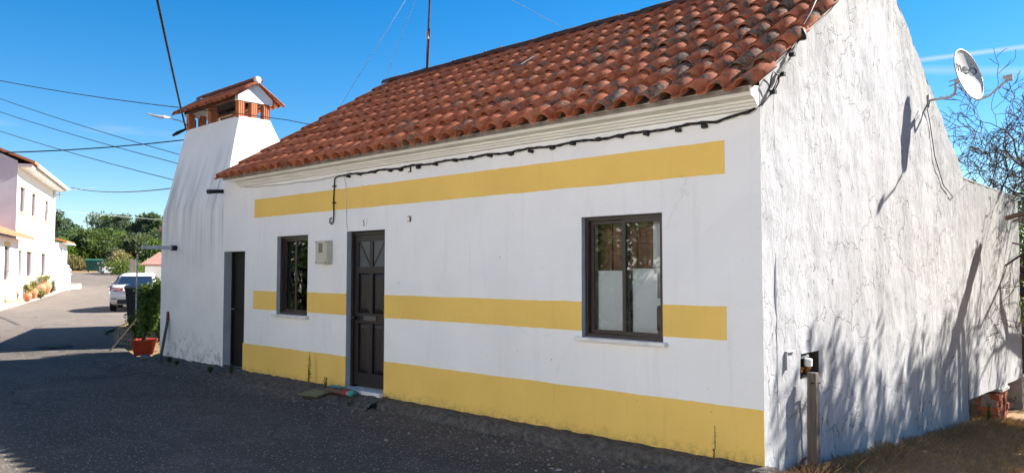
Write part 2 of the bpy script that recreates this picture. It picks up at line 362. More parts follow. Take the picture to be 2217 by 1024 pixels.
M['rust'] = pm('rusty_metal', (.16, .07, .035), (.08, .05, .04), 20, rough=.8)
M['dish'] = pm('dish_paint', (.42, .41, .39), (.28, .26, .235), 7, rough=.5, lo=.52, hi=.8)
M['dishtext'] = pm('dish_print', (.13, .13, .13))
M['wood'] = pm('weathered_wood', (.27, .22, .17), (.15, .12, .10), 3, bump=.6, bscale=10, stretch=(14, 14, 1))
M['wood_dark'] = pm('dark_wood', (.27, .125, .075), (.17, .075, .045), 3, rough=.6, stretch=(14, 14, 1))
M['curtain'] = pm('white_cloth', (.72, .71, .68), (.62, .61, .58), 4, rough=.9, bump=.4, bscale=6, stretch=(12, 12, .6), bdist=.02)
M['paper'] = pm('white_paper', (.70, .70, .68), (.63, .63, .61), 3, rough=.9)
M['room'] = pm('room_wall', (.25, .22, .19), (.2, .17, .15), 2)
M['glass'] = m_glass('window_glass', refl=.6); M['glass_dim'] = m_glass('dim_glass', (.35, .38, .4), 1.2)
M['pillar'] = pm('red_hollow_brick', (.42, .15, .065), (.32, .10, .045), 9, bump=.4, bscale=50, stretch=(1, 1, .3), rnd=.2)
M['brick'] = pm('red_brick', (.40, .125, .055), (.26, .08, .04), 12, bump=.5, bscale=40, rnd=.25)
M['concrete'] = pm('rough_concrete', (.135, .118, .10), (.05, .046, .043), 16, bump=1, bscale=34, bdist=.03)
M['terracotta'] = pm('terracotta', (.46, .19, .10), (.36, .14, .075), 6, rnd=.15)
M['redpot'] = pm('red_plastic', (.42, .055, .022), (.34, .04, .02), 5, rough=.5)
M['greenpaint'] = pm('green_paint', (.028, .060, .042), (.05, .07, .055), 20, rough=.7)
M['redpaint'] = pm('red_paint', (.22, .022, .018), (.14, .02, .016), 20, rough=.6)
M['dumpster'] = pm('green_plastic', (.030, .115, .075), (.04, .13, .09), 3, rough=.5)
M['bin'] = pm('bin_grey', (.014, .016, .019), (.02, .022, .024), 4, rough=.5)
M['binlid'] = pm('bin_lid', (.20, .23, .25), (.15, .17, .19), 4, rough=.5)
M['carpaint'] = pm('white_car_paint', (.66, .64, .60), rough=.22, spec=.6); M['tyre'] = pm('tyre_rubber', (.015, .015, .015), rough=.85)
M['taillight'] = pm('red_lens', (.30, .012, .02), rough=.15, spec=.6); M['lensclear'] = pm('clear_lens', (.62, .40, .42), rough=.2, spec=.6)
M['carglass'] = pm('car_glass', (.012, .02, .035), rough=.05, spec=1.0); M['plate'] = pm('number_plate', (.7, .7, .66))
M['shutter'] = pm('brown_shutter', (.105, .078, .085), (.085, .062, .07), 6, rough=.7)
M['trim'] = pm('ochre_trim', (.72, .50, .22), (.66, .46, .2), 3)
M['sidewalk'] = pm('cement_pavement', (.30, .26, .22), (.23, .20, .17), 1.5, bump=.4, bscale=20)
M['farroof'] = pm('far_clay_roof', (.44, .17, .085), (.33, .12, .06), 5, bump=.6, bscale=9)
M['pinkroof'] = pm('old_pink_roof', (.36, .20, .16), (.26, .15, .12), 4, bump=.5, bscale=9)
M['bark'] = pm('bark', (.085, .065, .055), (.045, .037, .033), 8, bump=.8, bscale=20, stretch=(4, 4, 1))
M['leaf_dark'] = m_leaf('leaf_dark_green', (.030, .068, .020), (.066, .12, .034))
M['leaf_mid'] = m_leaf('leaf_mid_green', (.050, .110, .025), (.105, .18, .042))
M['leaf_lime'] = m_leaf('leaf_lime_green', (.075, .14, .018), (.13, .20, .03))
M['leaf_grey'] = m_leaf('leaf_grey_green', (.060, .085, .050), (.10, .125, .07))
M['leaf_blue'] = m_leaf('leaf_blue_green', (.038, .075, .055), (.068, .115, .078))
M['leaf_dry'] = m_leaf('leaf_dry', (.20, .155, .07), (.30, .23, .10))
M['straw'] = m_leaf('dry_straw', (.34, .19, .095), (.50, .33, .17), .15, .8)
M['weed'] = m_leaf('weed_green', (.07, .10, .025), (.14, .14, .04))
M['yellowleaf'] = m_leaf('succulent_leaf', (.20, .20, .06), (.33, .27, .09))
M['cloth_red'] = pm('red_cloth', (.33, .04, .045), rough=.95); M['cloth_teal'] = pm('teal_cloth', (.10, .36, .32), rough=.95); M['cloth_brown'] = pm('brown_cloth', (.12, .085, .06), rough=.95)
M['card'] = pm('mat_board', (.20, .19, .11), (.15, .14, .085), 6)
M['rag'] = pm('blue_grey_rag', (.10, .12, .16), (.16, .15, .15), 9)
M['lens'] = pm('lamp_cover', (.42, .44, .45), rough=.4)
M['tapwhite'] = pm('white_plastic', (.72, .72, .70)); M['brass'] = pm('brass', (.35, .18, .06), rough=.4, metal=.7)
M['frost'] = pm('frosted_pane', (.075, .085, .095), (.055, .06, .07), 5, rough=.28, spec=.5)
M['mast'] = pm('rusty_mast', (.06, .03, .03), (.10, .05, .045), 9)

# ------------------------------------------------------------------ ground and road
DR = Vector((-math.cos(RAD(23)), math.sin(RAD(23)), 0)); NR = Vector((math.sin(RAD(23)), math.cos(RAD(23)), 0))
GT = [(-80, -.4), (-14, -.26), (0, -.19), (12, -.10), (20, -.08), (32, .03), (42, .17), (55, .45), (84, 1.42), (110, 2.2), (220, 9), (700, 30)]
NRT = [(11.3, -5.03), (18, -6.1), (23.7, -5.6), (30.7, -4.3), (47, -4.2), (84, -4)]
def n_right(s): return -.4245*s-.24 if s < 11.3 else lerp_tab(s, NRT)
def sn(x, y): return DR.x*x+DR.y*y, NR.x*x+NR.y*y
def g(x, y):
    s, n = sn(x, y); z = lerp_tab(s, GT)
    z += -.56*min(1, max(0, y/7))*sm(-13, -9, x)*(1-sm(10, 40, x)) * (1-sm(12, 40, y))
    z += -.30*sm(6.6, 9.5, y)*sm(-13, -9, x)*(1-sm(10, 30, x))*(1-sm(12, 40, y))
    if x < -12: z += .24*sm(0, 1.1, n-n_right(s))*sm(-12.3, -14.5, x)
    return z
def n_left(s): return -10.55 if s < 60 else -10.55-13*sm(60, 66, s)
def axis(parts):
    out = []
    for a, b, st in parts:
        k = max(1, int(round((b-a)/st))); out += [a+(b-a)*i/k for i in range(k)]
    return out+[parts[-1][1]]
xs = axis([(-700, -200, 50), (-200, -100, 10), (-100, -30, 2), (-30, 12, .5), (12, 40, 4), (40, 300, 40)])
ys = axis([(-300, -60, 30), (-60, -16, 4), (-16, 20, .5), (20, 60, 2), (60, 200, 14), (200, 600, 50)])
V = []; F = []
for x in xs:
    for y in ys:
        s, n = sn(x, y); z = g(x, y)
        if -20 < s < 86 and n_left(s)-.6 < n < n_right(s)+.3: z -= .08
        elif s < 84 and not (x > -.6 and y > -1): z -= .03
        V.append((x, y, z))
k = len(ys)
for i in range(len(xs)-1):
    for j in range(k-1): F.append((i*k+j, (i+1)*k+j, (i+1)*k+j+1, i*k+j+1))
tag(obj('ground', mesh(V, F), M['soil'], smooth=True), 'dry soil and rough ground around the lane', kind='structure')
V = []; F = []; ss = axis([(-14, 20, .4), (20, 50, 1), (50, 84, 1.5)]); kn = 40
for s in ss:
    a, b = n_left(s), n_right(s)
    for j in range(kn+1):
        n = a+(b-a)*(1-(1-j/kn)**1.6); p = DR*s+NR*n; wob = .012*noise.noise(Vector((p.x*.8, p.y*.8, 3)))
        V.append((p.x, p.y, g(p.x, p.y)+wob))
for i in range(len(ss)-1):
    for j in range(kn): a = i*(kn+1)+j; F.append((a, a+1, a+kn+2, a+kn+1))
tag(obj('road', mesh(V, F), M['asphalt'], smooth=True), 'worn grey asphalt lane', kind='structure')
V = []; F = []; ss = axis([(26, 60, 1)])
for s in ss:
    for n, dz in ((-12.6, .06), (-10.62, .05), (-10.55, .03), (-10.52, -.1)):
        p = DR*s+NR*n; V.append((p.x, p.y, g(p.x, p.y)+dz))
for i in range(len(ss)-1):
    for j in range(3): a = i*4+j; F.append((a, a+1, a+5, a+4))
tag(obj('pavement', mesh(V, F), M['sidewalk']), 'pale cement pavement in front of the far white houses', kind='structure')

# rough kerb along the foot of the facade, earth verge left of the door
def strip(name, x0, x1, prof, mat, amp, label, seed):
    V = []; F = []; k = int((x1-x0)/.05); m = len(prof)
    for i in range(k+1):
        x = x0+(x1-x0)*i/k
        for j, (y, z) in enumerate(prof):
            a = amp if 0 < j < m-1 else 0
            V.append((x, y+a*1.6*noise.noise(Vector((x*4, j*.7, seed))), z+a*noise.noise(Vector((x*7, j*.9, seed+5)))))
    for i in range(k):
        for j in range(m-1): a = i*m+j; F.append((a, a+m, a+m+1, a+1))
    return tag(obj(name, mesh(V, F), mat, smooth=True), label, kind='structure')
strip('kerb', -4.98, .12, [(.02, -.045), (-.05, -.05), (-.12, -.055), (-.17, -.075), (-.20, -.11), (-.22, -.16), (-.25, -.20), (-.40, -.26)], M['concrete'], .034, 'rough dark concrete kerb at the foot of the facade', 1)
strip('verge', -12.1, -4.98, [(.06, .0), (-.03, -.03), (-.10, -.05), (-.17, -.075), (-.26, -.10), (-.36, -.135), (-.5, -.22)], M['concrete'], .03, 'gritty earth verge along the wall foot', 2)

# ------------------------------------------------------------------ the house
H = thing('village_house', (-4.6, 3.2, -.1), 'white village house with ochre painted bands and red clay tile roof', 'house')
YT = .28                                             # wall thickness
def wall_grid(name, x0, x1, z0, z1, holes, mat, y=0, extra_x=(), extra_z=()):
    X = sorted(set([x0, x1]+[h[0] for h in holes]+[h[1] for h in holes]+list(extra_x)))
    Z = sorted(set([z0, z1]+[h[2] for h in holes]+[h[3] for h in holes]+list(extra_z)))
    gm = G()
    for a, b in zip(X, X[1:]):
        for c, d in zip(Z, Z[1:]):
            mx, mz = (a+b)/2, (c+d)/2
            if any(h[0] < mx < h[1] and h[2] < mz < h[3] for h in holes): continue
            gm.add([(a, y, c), (b, y, c), (b, y, d), (a, y, d)], [(0, 1, 2, 3)])
            gm.add([(a, y+YT, c), (b, y+YT, c), (b, y+YT, d), (a, y+YT, d)], [(3, 2, 1, 0)])
    for h in holes:
        a, b, c, d = h
        gm.add([(a, y, c), (a, y, d), (a, y+YT, d), (a, y+YT, c)], [(0, 1, 2, 3)])
        gm.add([(b, y, c), (b, y+YT, c), (b, y+YT, d), (b, y, d)], [(0, 1, 2, 3)])
        gm.add([(a, y, d), (b, y, d), (b, y+YT, d), (a, y+YT, d)], [(0, 1, 2, 3)])
        gm.add([(a, y, c), (a, y+YT, c), (b, y+YT, c), (b, y, c)], [(0, 1, 2, 3)])
    return gm.build(name, mat, H)
DOOR = (-5.93, -5.09, .0, 2.10); W1 = (-7.75, -6.893, .91, 2.09); W2 = (-1.897, -.958, .905, 2.102); SD = (-9.445, -8.735, -.03, 1.885)
fw = wall_grid('wall', -9.50, -.001, -.4, 3.12, [DOOR, W1, W2, SD], M['facade'])
fw['label'] = 'smooth white front wall in shade'
M['reveal'] = pm('grey_reveal', (.36, .38, .41), (.30, .32, .345), 4, bump=.2)  # sides and heads of the openings toned greyer than the wall
for (a, b, c, d), yy in ((DOOR, .073), (W1, .058), (W2, .058), (SD, .133)):
    G().box((a, .001, c), (a+.003, yy, d)).box((b-.003, .001, c), (b, yy, d)).box((a+.003, .001, d-.003), (b-.003, yy, d)).build('reveal', M['reveal'], H)
# painted bands: thin skins proud of the wall with hand-cut edges
def band(x0, x1, z0, z1, seed):
    k = max(2, int((x1-x0)/.06)); top = []; bot = []; gm = G(); V = []; F = []
    for i in range(k+1):
        x = x0+(x1-x0)*i/k
        zt = z1+.006*noise.noise(Vector((x*2.1, seed, 0)))+.006*noise.noise(Vector((x*17, seed, 4)))
        zb = z0+.006*noise.noise(Vector((x*2.1, seed, 9)))+.006*noise.noise(Vector((x*17, seed, 14)))
        V += [(x, -.004, zb), (x, -.004, zt), (x, .002, zb), (x, .002, zt)]
    for i in range(k):
        a = i*4; F += [(a, a+4, a+5, a+1), (a+1, a+5, a+7, a+3), (a+2, a+6, a+4, a)]
    F += [(0, 1, 3, 2), (k*4, k*4+2, k*4+3, k*4+1)]
    return obj('painted_band', mesh(V, F), M['yellow'], H)
band(-8.445, -.327, 2.406, 2.696, 1)
for a, b in ((-8.445, W1[0]), (W1[1], DOOR[0]), (DOOR[1], W2[0]), (W2[1], -.327)): band(a, b, .966, 1.255, a)
band(SD[1]-.03, DOOR[0], -.12, .408, 30); band(DOOR[1], -.0005, -.12, .409, 31)

# cornice: moulded profile swept along the eaves
prof = [(.0, 2.925), (-.030, 2.930), (-.034, 2.952), (-.05, 2.956), (-.055, 2.975), (-.075, 2.980), (-.08, 3.0), (-.10, 3.006), (-.15, 3.02), (-.155, 3.10), (.0, 3.12)]
gm = G()
for x in (-8.93, -.004): gm.v += [Vector((x, y, z+.0 if x > -5 else z)) for y, z in prof]
n = len(prof); gm.f += [(i, i+n, i+n+1, i+1) for i in range(n-1)]; gm.f += [tuple(range(n)), tuple(range(2*n-1, n-1, -1))]
co = gm.build('cornice', pm('cornice_paint', (.74, .73, .68), (.66, .65, .60), 2, bump=.3, bscale=20), H); co['label'] = 'moulded cream cornice under the eaves'

# ---- gable wall, rear wing
def gx(y, z):
    return .016*noise.noise(Vector((y*2.2, z*1.1, 7)))+.008*noise.noise(Vector((y*6, z*4.5, 2)))+.005*noise.noise(Vector((y*15, z*10, 5)))
def ztop(y): return 3.06+.628*(y+.15) if y < 3.2 else min(5.24, 4.889-.602*(y-3.826))+.022*noise.noise(Vector((y*3, 2, 0)))+.012*noise.noise(Vector((y*11, 5, 0)))
NI = (.745, 1.178, .59, .815)
yl = sorted(set([round(i*.045, 4) for i in range(154)]+[NI[0], NI[1], 6.93])); yl = [y for y in yl if y <= 6.93]
zl = sorted(set([round(-1.3+i*.05, 4) for i in range(86)]+[NI[2], NI[3]])); zl = [z for z in zl if z <= 2.95]
V = []; F = []; idx = {}
def gv(y, z):
    key = (round(y, 4), round(z, 4))
    if key not in idx: idx[key] = len(V); ed = sm(0, .12, y); V.append((gx(y, z)*ed+.006*(1-ed)*0, y, z))
    return idx[key]
for a, b in zip(yl, yl[1:]):
    for c, d in zip(zl, zl[1:]):
        if NI[0] <= (a+b)/2 <= NI[1] and NI[2] <= (c+d)/2 <= NI[3]: continue
        F.append((gv(a, c), gv(b, c), gv(b, d), gv(a, d)))
    zc = zl[-1]; kk = 46
    for i in range(kk):
        def zz(y, t): return zc+(ztop(y)-zc)*t/kk
        F.append((gv(a, zz(a, i)), gv(b, zz(b, i)), gv(b, zz(b, i+1)), gv(a, zz(a, i+1))))
# thickness
kk0 = len(V); outline = [(0, -1.3), (6.93, -1.3), (6.93, ztop(6.93)), (3.2, ztop(3.2)), (0, ztop(0))]
for y, z in outline: V.append((-.3, y, z))
F.append(tuple(range(kk0+4, kk0-1, -1)))
kk1 = len(V)
for y, z in outline: V.append((0.0, y, z))
for i in (1, 2, 3): j = i+1; F.append((kk0+i, kk0+j, kk1+j, kk1+i))
# niche
for y, z in ((NI[0], NI[2]), (NI[1], NI[2]), (NI[1], NI[3]), (NI[0], NI[3])): V += [(.004, y, z), (-.2, y, z)]
q = len(V)-8; F += [(q, q+1, q+3, q+2), (q+2, q+3, q+5, q+4), (q+4, q+5, q+7, q+6), (q+6, q+7, q+1, q), (q+1, q+7, q+5, q+3)]
gw = obj('gable_wall', mesh(V, F), M['gable'], H, smooth=True); gw['label'] = 'rough flaking whitewashed gable wall in raking sun'
# wing
V = []; F = []; idx = {}
yw = axis([(6.93, 11.2, .05)]); zw = axis([(-.40, 2.95, .06)])
def lint(y): return -.36-.02*(y-6.9)
def wv(y, z, t):
    key = (round(y, 3), t)
    if key not in idx: idx[key] = len(V); V.append((gx(y, z)*.8-.012, y, z))
    return idx[key]
kz = 60
for a, b in zip(yw, yw[1:]):
    for i in range(kz):
        f = lambda y, t: lint(y)+(2.985-.012*(y-6.9)-lint(y))*t/kz
        F.append((wv(a, f(a, i), i), wv(b, f(b, i), i), wv(b, f(b, i+1), i+1), wv(a, f(a, i+1), i+1)))
obj('wing_wall', mesh(V, F), M['gable'], H, smooth=True)
gm = G(); gm.box((-3.0, 6.94, 2.90), (-.03, 11.19, 2.925)); gm.box((-.30, 6.94, -.36), (-.035, 11.18, -.34+0)); gm.box((-3, 11.0, -.5), (-.03, 11.19, 2.90)); gm.box((-.30, 6.94, -.33), (-.06, 10.98, 2.89))
gm.build('wing_shell', M['gable'], H)
gm = G(); gm.box((-.28, 10.95, -1.4), (.01, 11.2, -.44)); gm.box((-2.2, 6.95, -1.4), (-2.0, 11.2, -.42)); gm.box((-2.0, 11.0, -1.4), (-.3, 11.15, -.46)); gm.build('cellar_wall', M['mortar'], H)
gm = G(); gm.box((-.3, 6.96, 2.955), (-.008, 11.19, 2.978))
gm.build('coping', M['gable'], H)
# remaining walls and inner room surfaces
gm = G(); gm.box((-9.2, 6.7, -1.2), (-.32, 6.92, 2.95)); gm.build('rear_wall', M['white'], H)
gm = G(); V = [(-9.2, .3, -.4), (-9.2, 6.68, -.4), (-9.2, 6.68, 2.9), (-9.2, 3.2, 5.12), (-9.2, .3, 3.25)]
gm.add(V+[(x+.2, y, z) for x, y, z in V], [(0, 4, 3, 2, 1), (5, 6, 7, 8, 9), (0, 5, 9, 4), (4, 9, 8, 3), (3, 8, 7, 2), (2, 7, 6, 1), (1, 6, 5, 0)]); gm.build('end_wall', M['white'], H)
gm = G(); gm.box((-9.0, 2.4, -.3), (-.32, 2.46, 2.7)); gm.box((-9.0, .3, 2.7), (-.32, 2.5, 2.76)); gm.box((-9.0, .3, -.35), (-.32, 2.4, -.3)); gm.build('room_partition', M['room'], H)

# ---- roof
SL = .628; TH = math.atan(SL); Y0 = -.28; Z0 = 3.045
roof = G()
def rp(y, off=0): return Z0+SL*(y-Y0)+off
roof.add([(-9.22, Y0+.12, rp(Y0+.12)-.03), (-.02, Y0+.12, rp(Y0+.12)-.03), (-.02, 3.2, rp(3.2)-.03), (-9.22, 3.2, rp(3.2)-.03), (-9.22, 6.98, 2.86), (-.32, 6.98, 2.86),
          (-9.22, Y0+.12, rp(Y0+.12)-.07), (-.02, Y0+.12, rp(Y0+.12)-.07), (-.02, 3.2, rp(3.2)-.1), (-9.22, 3.2, rp(3.2)-.1), (-.32, 3.2, rp(3.2)-.03)],
         [(0, 1, 2, 3), (3, 10, 5, 4), (6, 9, 8, 7), (0, 6, 7, 1), (0, 3, 9, 6), (1, 7, 8, 2)])
RO = roof.build('roof', M['mortar'], H); RO['label'] = 'steep roof of curved red clay tiles'
NC, NRW = 39, 9; PW = 9.30/NC; PL = .385/math.cos(TH)
def tile_mesh(seed, length=PL+.075, pw=PW, lift=.029, hb=.078):
    r = random.Random(seed); pr = []
    pan = pw*.37; bw = pw*.63+.010
    pr += [(-.012, .010), (pan*.25, -.004), (pan*.75, -.004), (pan-.002, .012)]
    for i in range(1, 7):
        th = math.pi*(1-i/7.0*1.0); pr.append((pan+bw/2+bw/2*math.cos(th), hb*math.sin(th)*(1+.05*(r.random()-.5))+.002))
    pr.append((pan+bw, -.004))
    n = len(pr); V = []
    for t in (0, 1):                                 # lower lip, upper end
        yy = t*length; tap = 1-.06*t; zz = lift*(1-t)
        V += [(x*tap+pw*.035*t, yy+(r.random()-.5)*.008*(1-t), z*tap+zz) for x, z in pr]
        V += [(x*tap+pw*.035*t, yy+.001, z*tap+zz-.012) for x, z in pr]
    F = []
    for i in range(n-1):
        F += [(i, i+1, 2*n+i+1, 2*n+i), (n+i, 3*n+i, 3*n+i+1, n+i+1), (i, n+i, n+i+1, i+1)]
    F += [(0, 2*n, 3*n, n), (n-1, 2*n-1, 4*n-1, 3*n-1)]
    me = mesh(V, F); me.materials.append(M['tile'])
    sm_ = [True]*len(me.polygons)
    for i in range(n-1): sm_[i*3+2] = False
    me.polygons.foreach_set('use_smooth', sm_)
    return me
TM = [tile_mesh(i) for i in range(6)]
RX = Matrix.Rotation(TH, 4, 'X')
pl = []
for c in range(NC):
    for r in range(NRW):
        x = -9.245+c*PW; y = Y0+r*.385
        wav = .012*noise.noise(Vector((x*.5, y*.6, 1)))
        j = Matrix.Translation((x+random.gauss(0, .003), y+random.gauss(0, .006), rp(y)+wav+random.gauss(0, .003)))
        pl.append((j @ RX @ Matrix.Rotation(random.gauss(0, .012), 4, 'Z') @ Matrix.Rotation(random.gauss(0, .012), 4, 'Y') @ Matrix.Rotation(random.gauss(0, .005), 4, 'X'), random.choice(TM)))
pl.sort(key=lambda a: (a[0].translation-cam.location).length)
for Mx, me in pl[:290]: obj('tile', me, None, RO, Mx)
def join(lst):
    gm = G()
    for Mx, me in lst: gm.add([Mx @ v.co for v in me.vertices], [tuple(p.vertices) for p in me.polygons])
    return gm
o = join(pl[290:]).build('tile_field', M['tile'], RO, smooth=True); o['kind'] = 'stuff'
# back slope tiles in one mass
bk = []
RB = Matrix.Translation((0, 0, 0))
for c in range(38):
    for r in range(9):
        x = -9.0+c*.228; y = 6.98-r*.40
        bk.append((Matrix.Translation((x+.236, y, 2.87+(6.98-y)*.632)) @ Matrix.Rotation(math.pi, 4, 'Z') @ Matrix.Rotation(math.atan(.632), 4, 'X'), TM[(c*3+r) % 6]))
o = join(bk).build('rear_tile_field', M['tile'], RO, smooth=True); o['kind'] = 'stuff'
def half_tube(r, L, n=7, th=.014, flat=.85):
    V = []; F = []
    for t in (0, L):
        for rr in (r, r-th):
            for i in range(n+1):
                a = math.pi*i/n; V.append((t, rr*math.cos(a), rr*flat*math.sin(a)))
    k = n+1
    for i in range(n): F += [(i, i+1, 2*k+i+1, 2*k+i), (k+i, 3*k+i, 3*k+i+1, k+i+1), (i, k+i, k+i+1, i+1), (2*k+i, 2*k+i+1, 3*k+i+1, 3*k+i)]
    me = mesh(V, F); me.polygons.foreach_set('use_smooth', [True]*len(me.polygons)); return me
RT = half_tube(.125, .44); RT.materials.append(M['ridge'])
DAB = G().box((0, -.035, 0), (.025, .02, .008)); dabm = mesh(DAB.v, DAB.f); dabm.materials.append(pm('lime_mortar', (.38, .36, .33), (.2, .19, .17), 20))
for i in range(23):
    x = -9.24+i*.402
    obj('ridge_tile', RT, None, RO, Matrix.Translation((x, 3.2, rp(3.2)+.02+random.gauss(0, .005))) @ Matrix.Rotation(random.gauss(0, .015)-.012, 4, 'Y'))
    if random.random() < .45: dm = obj('mortar_dab', dabm, None, RO, Matrix.Translation((x+.40, 3.17, rp(3.2)+.128)) @ Matrix.Rotation(random.gauss(0, .3), 4, 'X'))
# dark slipped sheet patch among the tiles
gm = G().box((0, 0, 0), (.16, .33, .008)).build('patch_sheet', pm('dark_sheet', (.10, .11, .13), (.16, .17, .18), 8, rough=.5), RO, Matrix.Translation((-4.62, 1.93, rp(1.93)+.085)) @ RX)
gm['label'] = 'flat dark sheet patched between roof tiles'

# ---- windows
def window(h, name_label, inner):
    a, b, c, d = h; y = .09
    f = G()
    t = .036
    f.box((a+.002, y-.03, c+.002), (a+t, y+.06, d-.002)); f.box((b-t, y-.03, c+.002), (b-.002, y+.06, d-.002))
    f.box((a+t, y-.03, d-t), (b-t, y+.06, d-.002)); f.box((a+t, y-.045, c+.002), (b-t, y+.06, c+t))
    w = f.build('window', M['alu'], H, bevel=0); w['label'] = name_label
    mid = (a+b)/2; s = .037
    for k, (x0, x1, yo) in enumerate(((a+t, mid+.028, .022), (mid-.028, b-t, -.012))):
        gm = G(); y0, y1 = y+yo-.004, y+yo+.022
        gm.box((x0, y0, c+t), (x0+s, y1, d-t)); gm.box((x1-s, y0, c+t), (x1, y1, d-t)); gm.box((x0+s, y0, c+t), (x1-s, y1, c+t+s)); gm.box((x0+s, y0, d-t-s), (x1-s, y1, d-t))
        gm.build('sash', M['alu'], w)
        G().box((x0+s-.004, y+yo+.006, c+t+s-.004), (x1-s+.004, y+yo+.011, d-t-s+.004)).build('pane', M['glass'], w)
    G().box((a-.055, -.06, c-.032), (b+.05, .16, c+.004)).build('sill', M['marble'], w, bevel=.004)
    inner(a, b, c, d, w)
def in_big(a, b, c, d, w):
    mid = (a+b)/2
    for k in range(6):                               # brown boarding behind the upper panes
        x0 = a+.02+k*.15; G().box((x0, .30+.01*(k % 2), c), (x0+.143, .32+.01*(k % 2), d+.05)).build('inner_board', M['wood_dark'], w)
    G().box((a+.08, .175, c+.05), (mid-.01, .18, c+.66)).build('paper_sheet', M['paper'], w)
    G().box((mid+.03, .165, c+.05), (b-.16, .17, c+.68)).build('paper_sheet', M['paper'], w)
    gm = G(); V = []; F = []
    for i in range(25):
        for j in range(2): V.append((b-.24+i*.0093, .225+.015*math.sin(i*.9), c if j == 0 else d))
    for i in range(24): F.append((i*2, i*2+2, i*2+3, i*2+1))
    obj('curtain', mesh(V, F), M['curtain'], w, smooth=True)
    G().box((b-.17, .155, c+.33), (b-.05, .16, c+.40)).build('paper_sheet', M['paper'], w)
    G().box((b-.16, .15, c+.10), (b-.10, .154, c+.31)).build('brown_card', pm('brown_card', (.12, .055, .035)), w)
def in_small(a, b, c, d, w):
    G().box((a, .36, c), (b, .38, d+.05)).build('inner_shutter', M['blackdoor'], w)
    for k in range(6): G().tube([(b-.27+k*.04, .33, c), (b-.27+k*.04, .33, d)], .016, 6).build('curtain_fold', M['wood_dark'], w)
window(W1, 'small dark aluminium window with reflections of leaves', in_small)
window(W2, 'large brown aluminium sliding window with white papers behind glass', in_big)

# ---- front door
a, b, c, d = DOOR; y = .095
f = G(); t = .05
f.box((a+.002, y-.02, c), (a+t, y+.07, d-.002)); f.box((b-t, y-.02, c), (b-.002, y+.07, d-.002)); f.box((a+t, y-.02, d-t), (b-t, y+.07, d-.002))
x0, x1 = a+t+.003, b-t-.003; wdt = x1-x0; mid = (x0+x1)/2; st = .085
leaf = G(); zt0, zt1 = 1.60, d-t-.09
leaf.box((x0, y+.005, .03), (x0+st, y+.045, d-t-.003)); leaf.box((x1-st, y+.005, .03), (x1, y+.045, d-t-.003))
for z0, z1 in ((.03, .20), (.86, 1.00), (1.53, 1.62), (zt1, d-t-.003)): leaf.box((x0+st, y+.005, z0), (x1-st, y+.045, z1))
for z0, z1 in ((.20, .86), (1.00, 1.53), (1.62, zt1)): leaf.box((mid-.035, y+.005, z0), (mid+.035, y+.045, z1))
DO = leaf.build('door', M['door'], H); DO['label'] = 'dark brown panelled front door with two small panes'
f.build('door_frame', M['door'], DO)
for xa, xb in ((x0+st, mid-.035), (mid+.035, x1-st)):
    for z0, z1 in ((.20, .86), (1.00, 1.53)):
        m1, m2 = .012, .062; V = []
        for (ii, yy) in ((0, y+.04), (m1, y+.028), (m2, y+.012)):
            V += [(xa+ii, yy, z0+ii), (xb-ii, yy, z0+ii), (xb-ii, yy, z1-ii), (xa+ii, yy, z1-ii)]
        F = [(8, 9, 10, 11)]
        for k in (0, 4): F += [(k+i, k+(i+1) % 4, k+4+(i+1) % 4, k+4+i) for i in range(4)]
        obj('panel', mesh(V, F), M['door'], DO)
    G().box((xa, y+.02, 1.62), (xb, y+.026, zt1)).build('pane', M['frost'], DO)
    G().box((xa-.01, y+.05, 1.60), (xb+.01, y+.055, zt1+.02)).build('pane_backing', M['room'], DO)
for sx in (-1, 1):                                   # sun-ray glazing bars
    xo = x0+st if sx < 0 else x1-st; xi = mid+.035*sx
    p0 = Vector((xi, y+.016, 1.63)); p1 = Vector((xo, y+.016, zt1)); dv = (p1-p0).normalized(); pv = Vector((dv.z, 0, -dv.x))*.014
    gm = G(); V = [p0-pv, p0+pv, p1+pv, p1-pv]; V = V+[v+Vector((0, .02, 0)) for v in V]
    gm.add(V, [(0,1,2,3),(7,6,5,4),(0,4,5,1),(1,5,6,2),(2,6,7,3),(3,7,4,0)]).build('glazing_bar', M['door'], DO)
G().lathe([(.012, 0), (.012, .04), (.028, .045), (.034, .06), (.028, .075), (.008, .08)], n=14).xf(Matrix.Translation((x0+.05, y+.006, .93)) @ Matrix.Rotation(RAD(90), 4, 'X')).build('knob', M['black'], DO, smooth=True)
G().box((mid-.15, y-.004, .90), (mid+.12, y+.004, .965)).build('letter_slot', pm('slot_metal', (.07, .07, .075), rough=.35, spec=.6), DO, bevel=.003)
G().box((a+.003, -.07, -.05), (b-.003, y+.02, .002)).build('step', M['marble'], DO, bevel=.004)
# narrow side door
a, b, c, d = SD; y = .145
leaf = G(); leaf.box((a+.05, y+.01, -.02), (b-.05, y+.05, d-.05)); D2 = leaf.build('side_door', M['blackdoor'], H); D2['label'] = 'narrow black door in deep opening'
gm = G(); gm.box((a+.002, y-.01, -.03), (a+.05, y+.06, d-.002)); gm.box((b-.05, y-.01, -.03), (b-.002, y+.06, d-.002)); gm.box((a+.05, y-.01, d-.05), (b-.05, y+.06, d-.002)); gm.build('door_frame', M['blackdoor'], D2)
for z0, z1 in ((.1, .8), (.95, 1.75)): G().box((a+.11, y-.0, z0), (b-.11, y+.012, z1)).build('panel', M['blackdoor'], D2, bevel=.004)
G().tube([(a+.09, y-.005, .93), (a+.09, y-.05, .93), (a+.19, y-.05, .93)], .008, 6).build('handle', M['galv'], D2)
G().box((a+.005, -.03, -.10), (b-.005, y+.05, -.031)).build('step', M['marble'], D2)

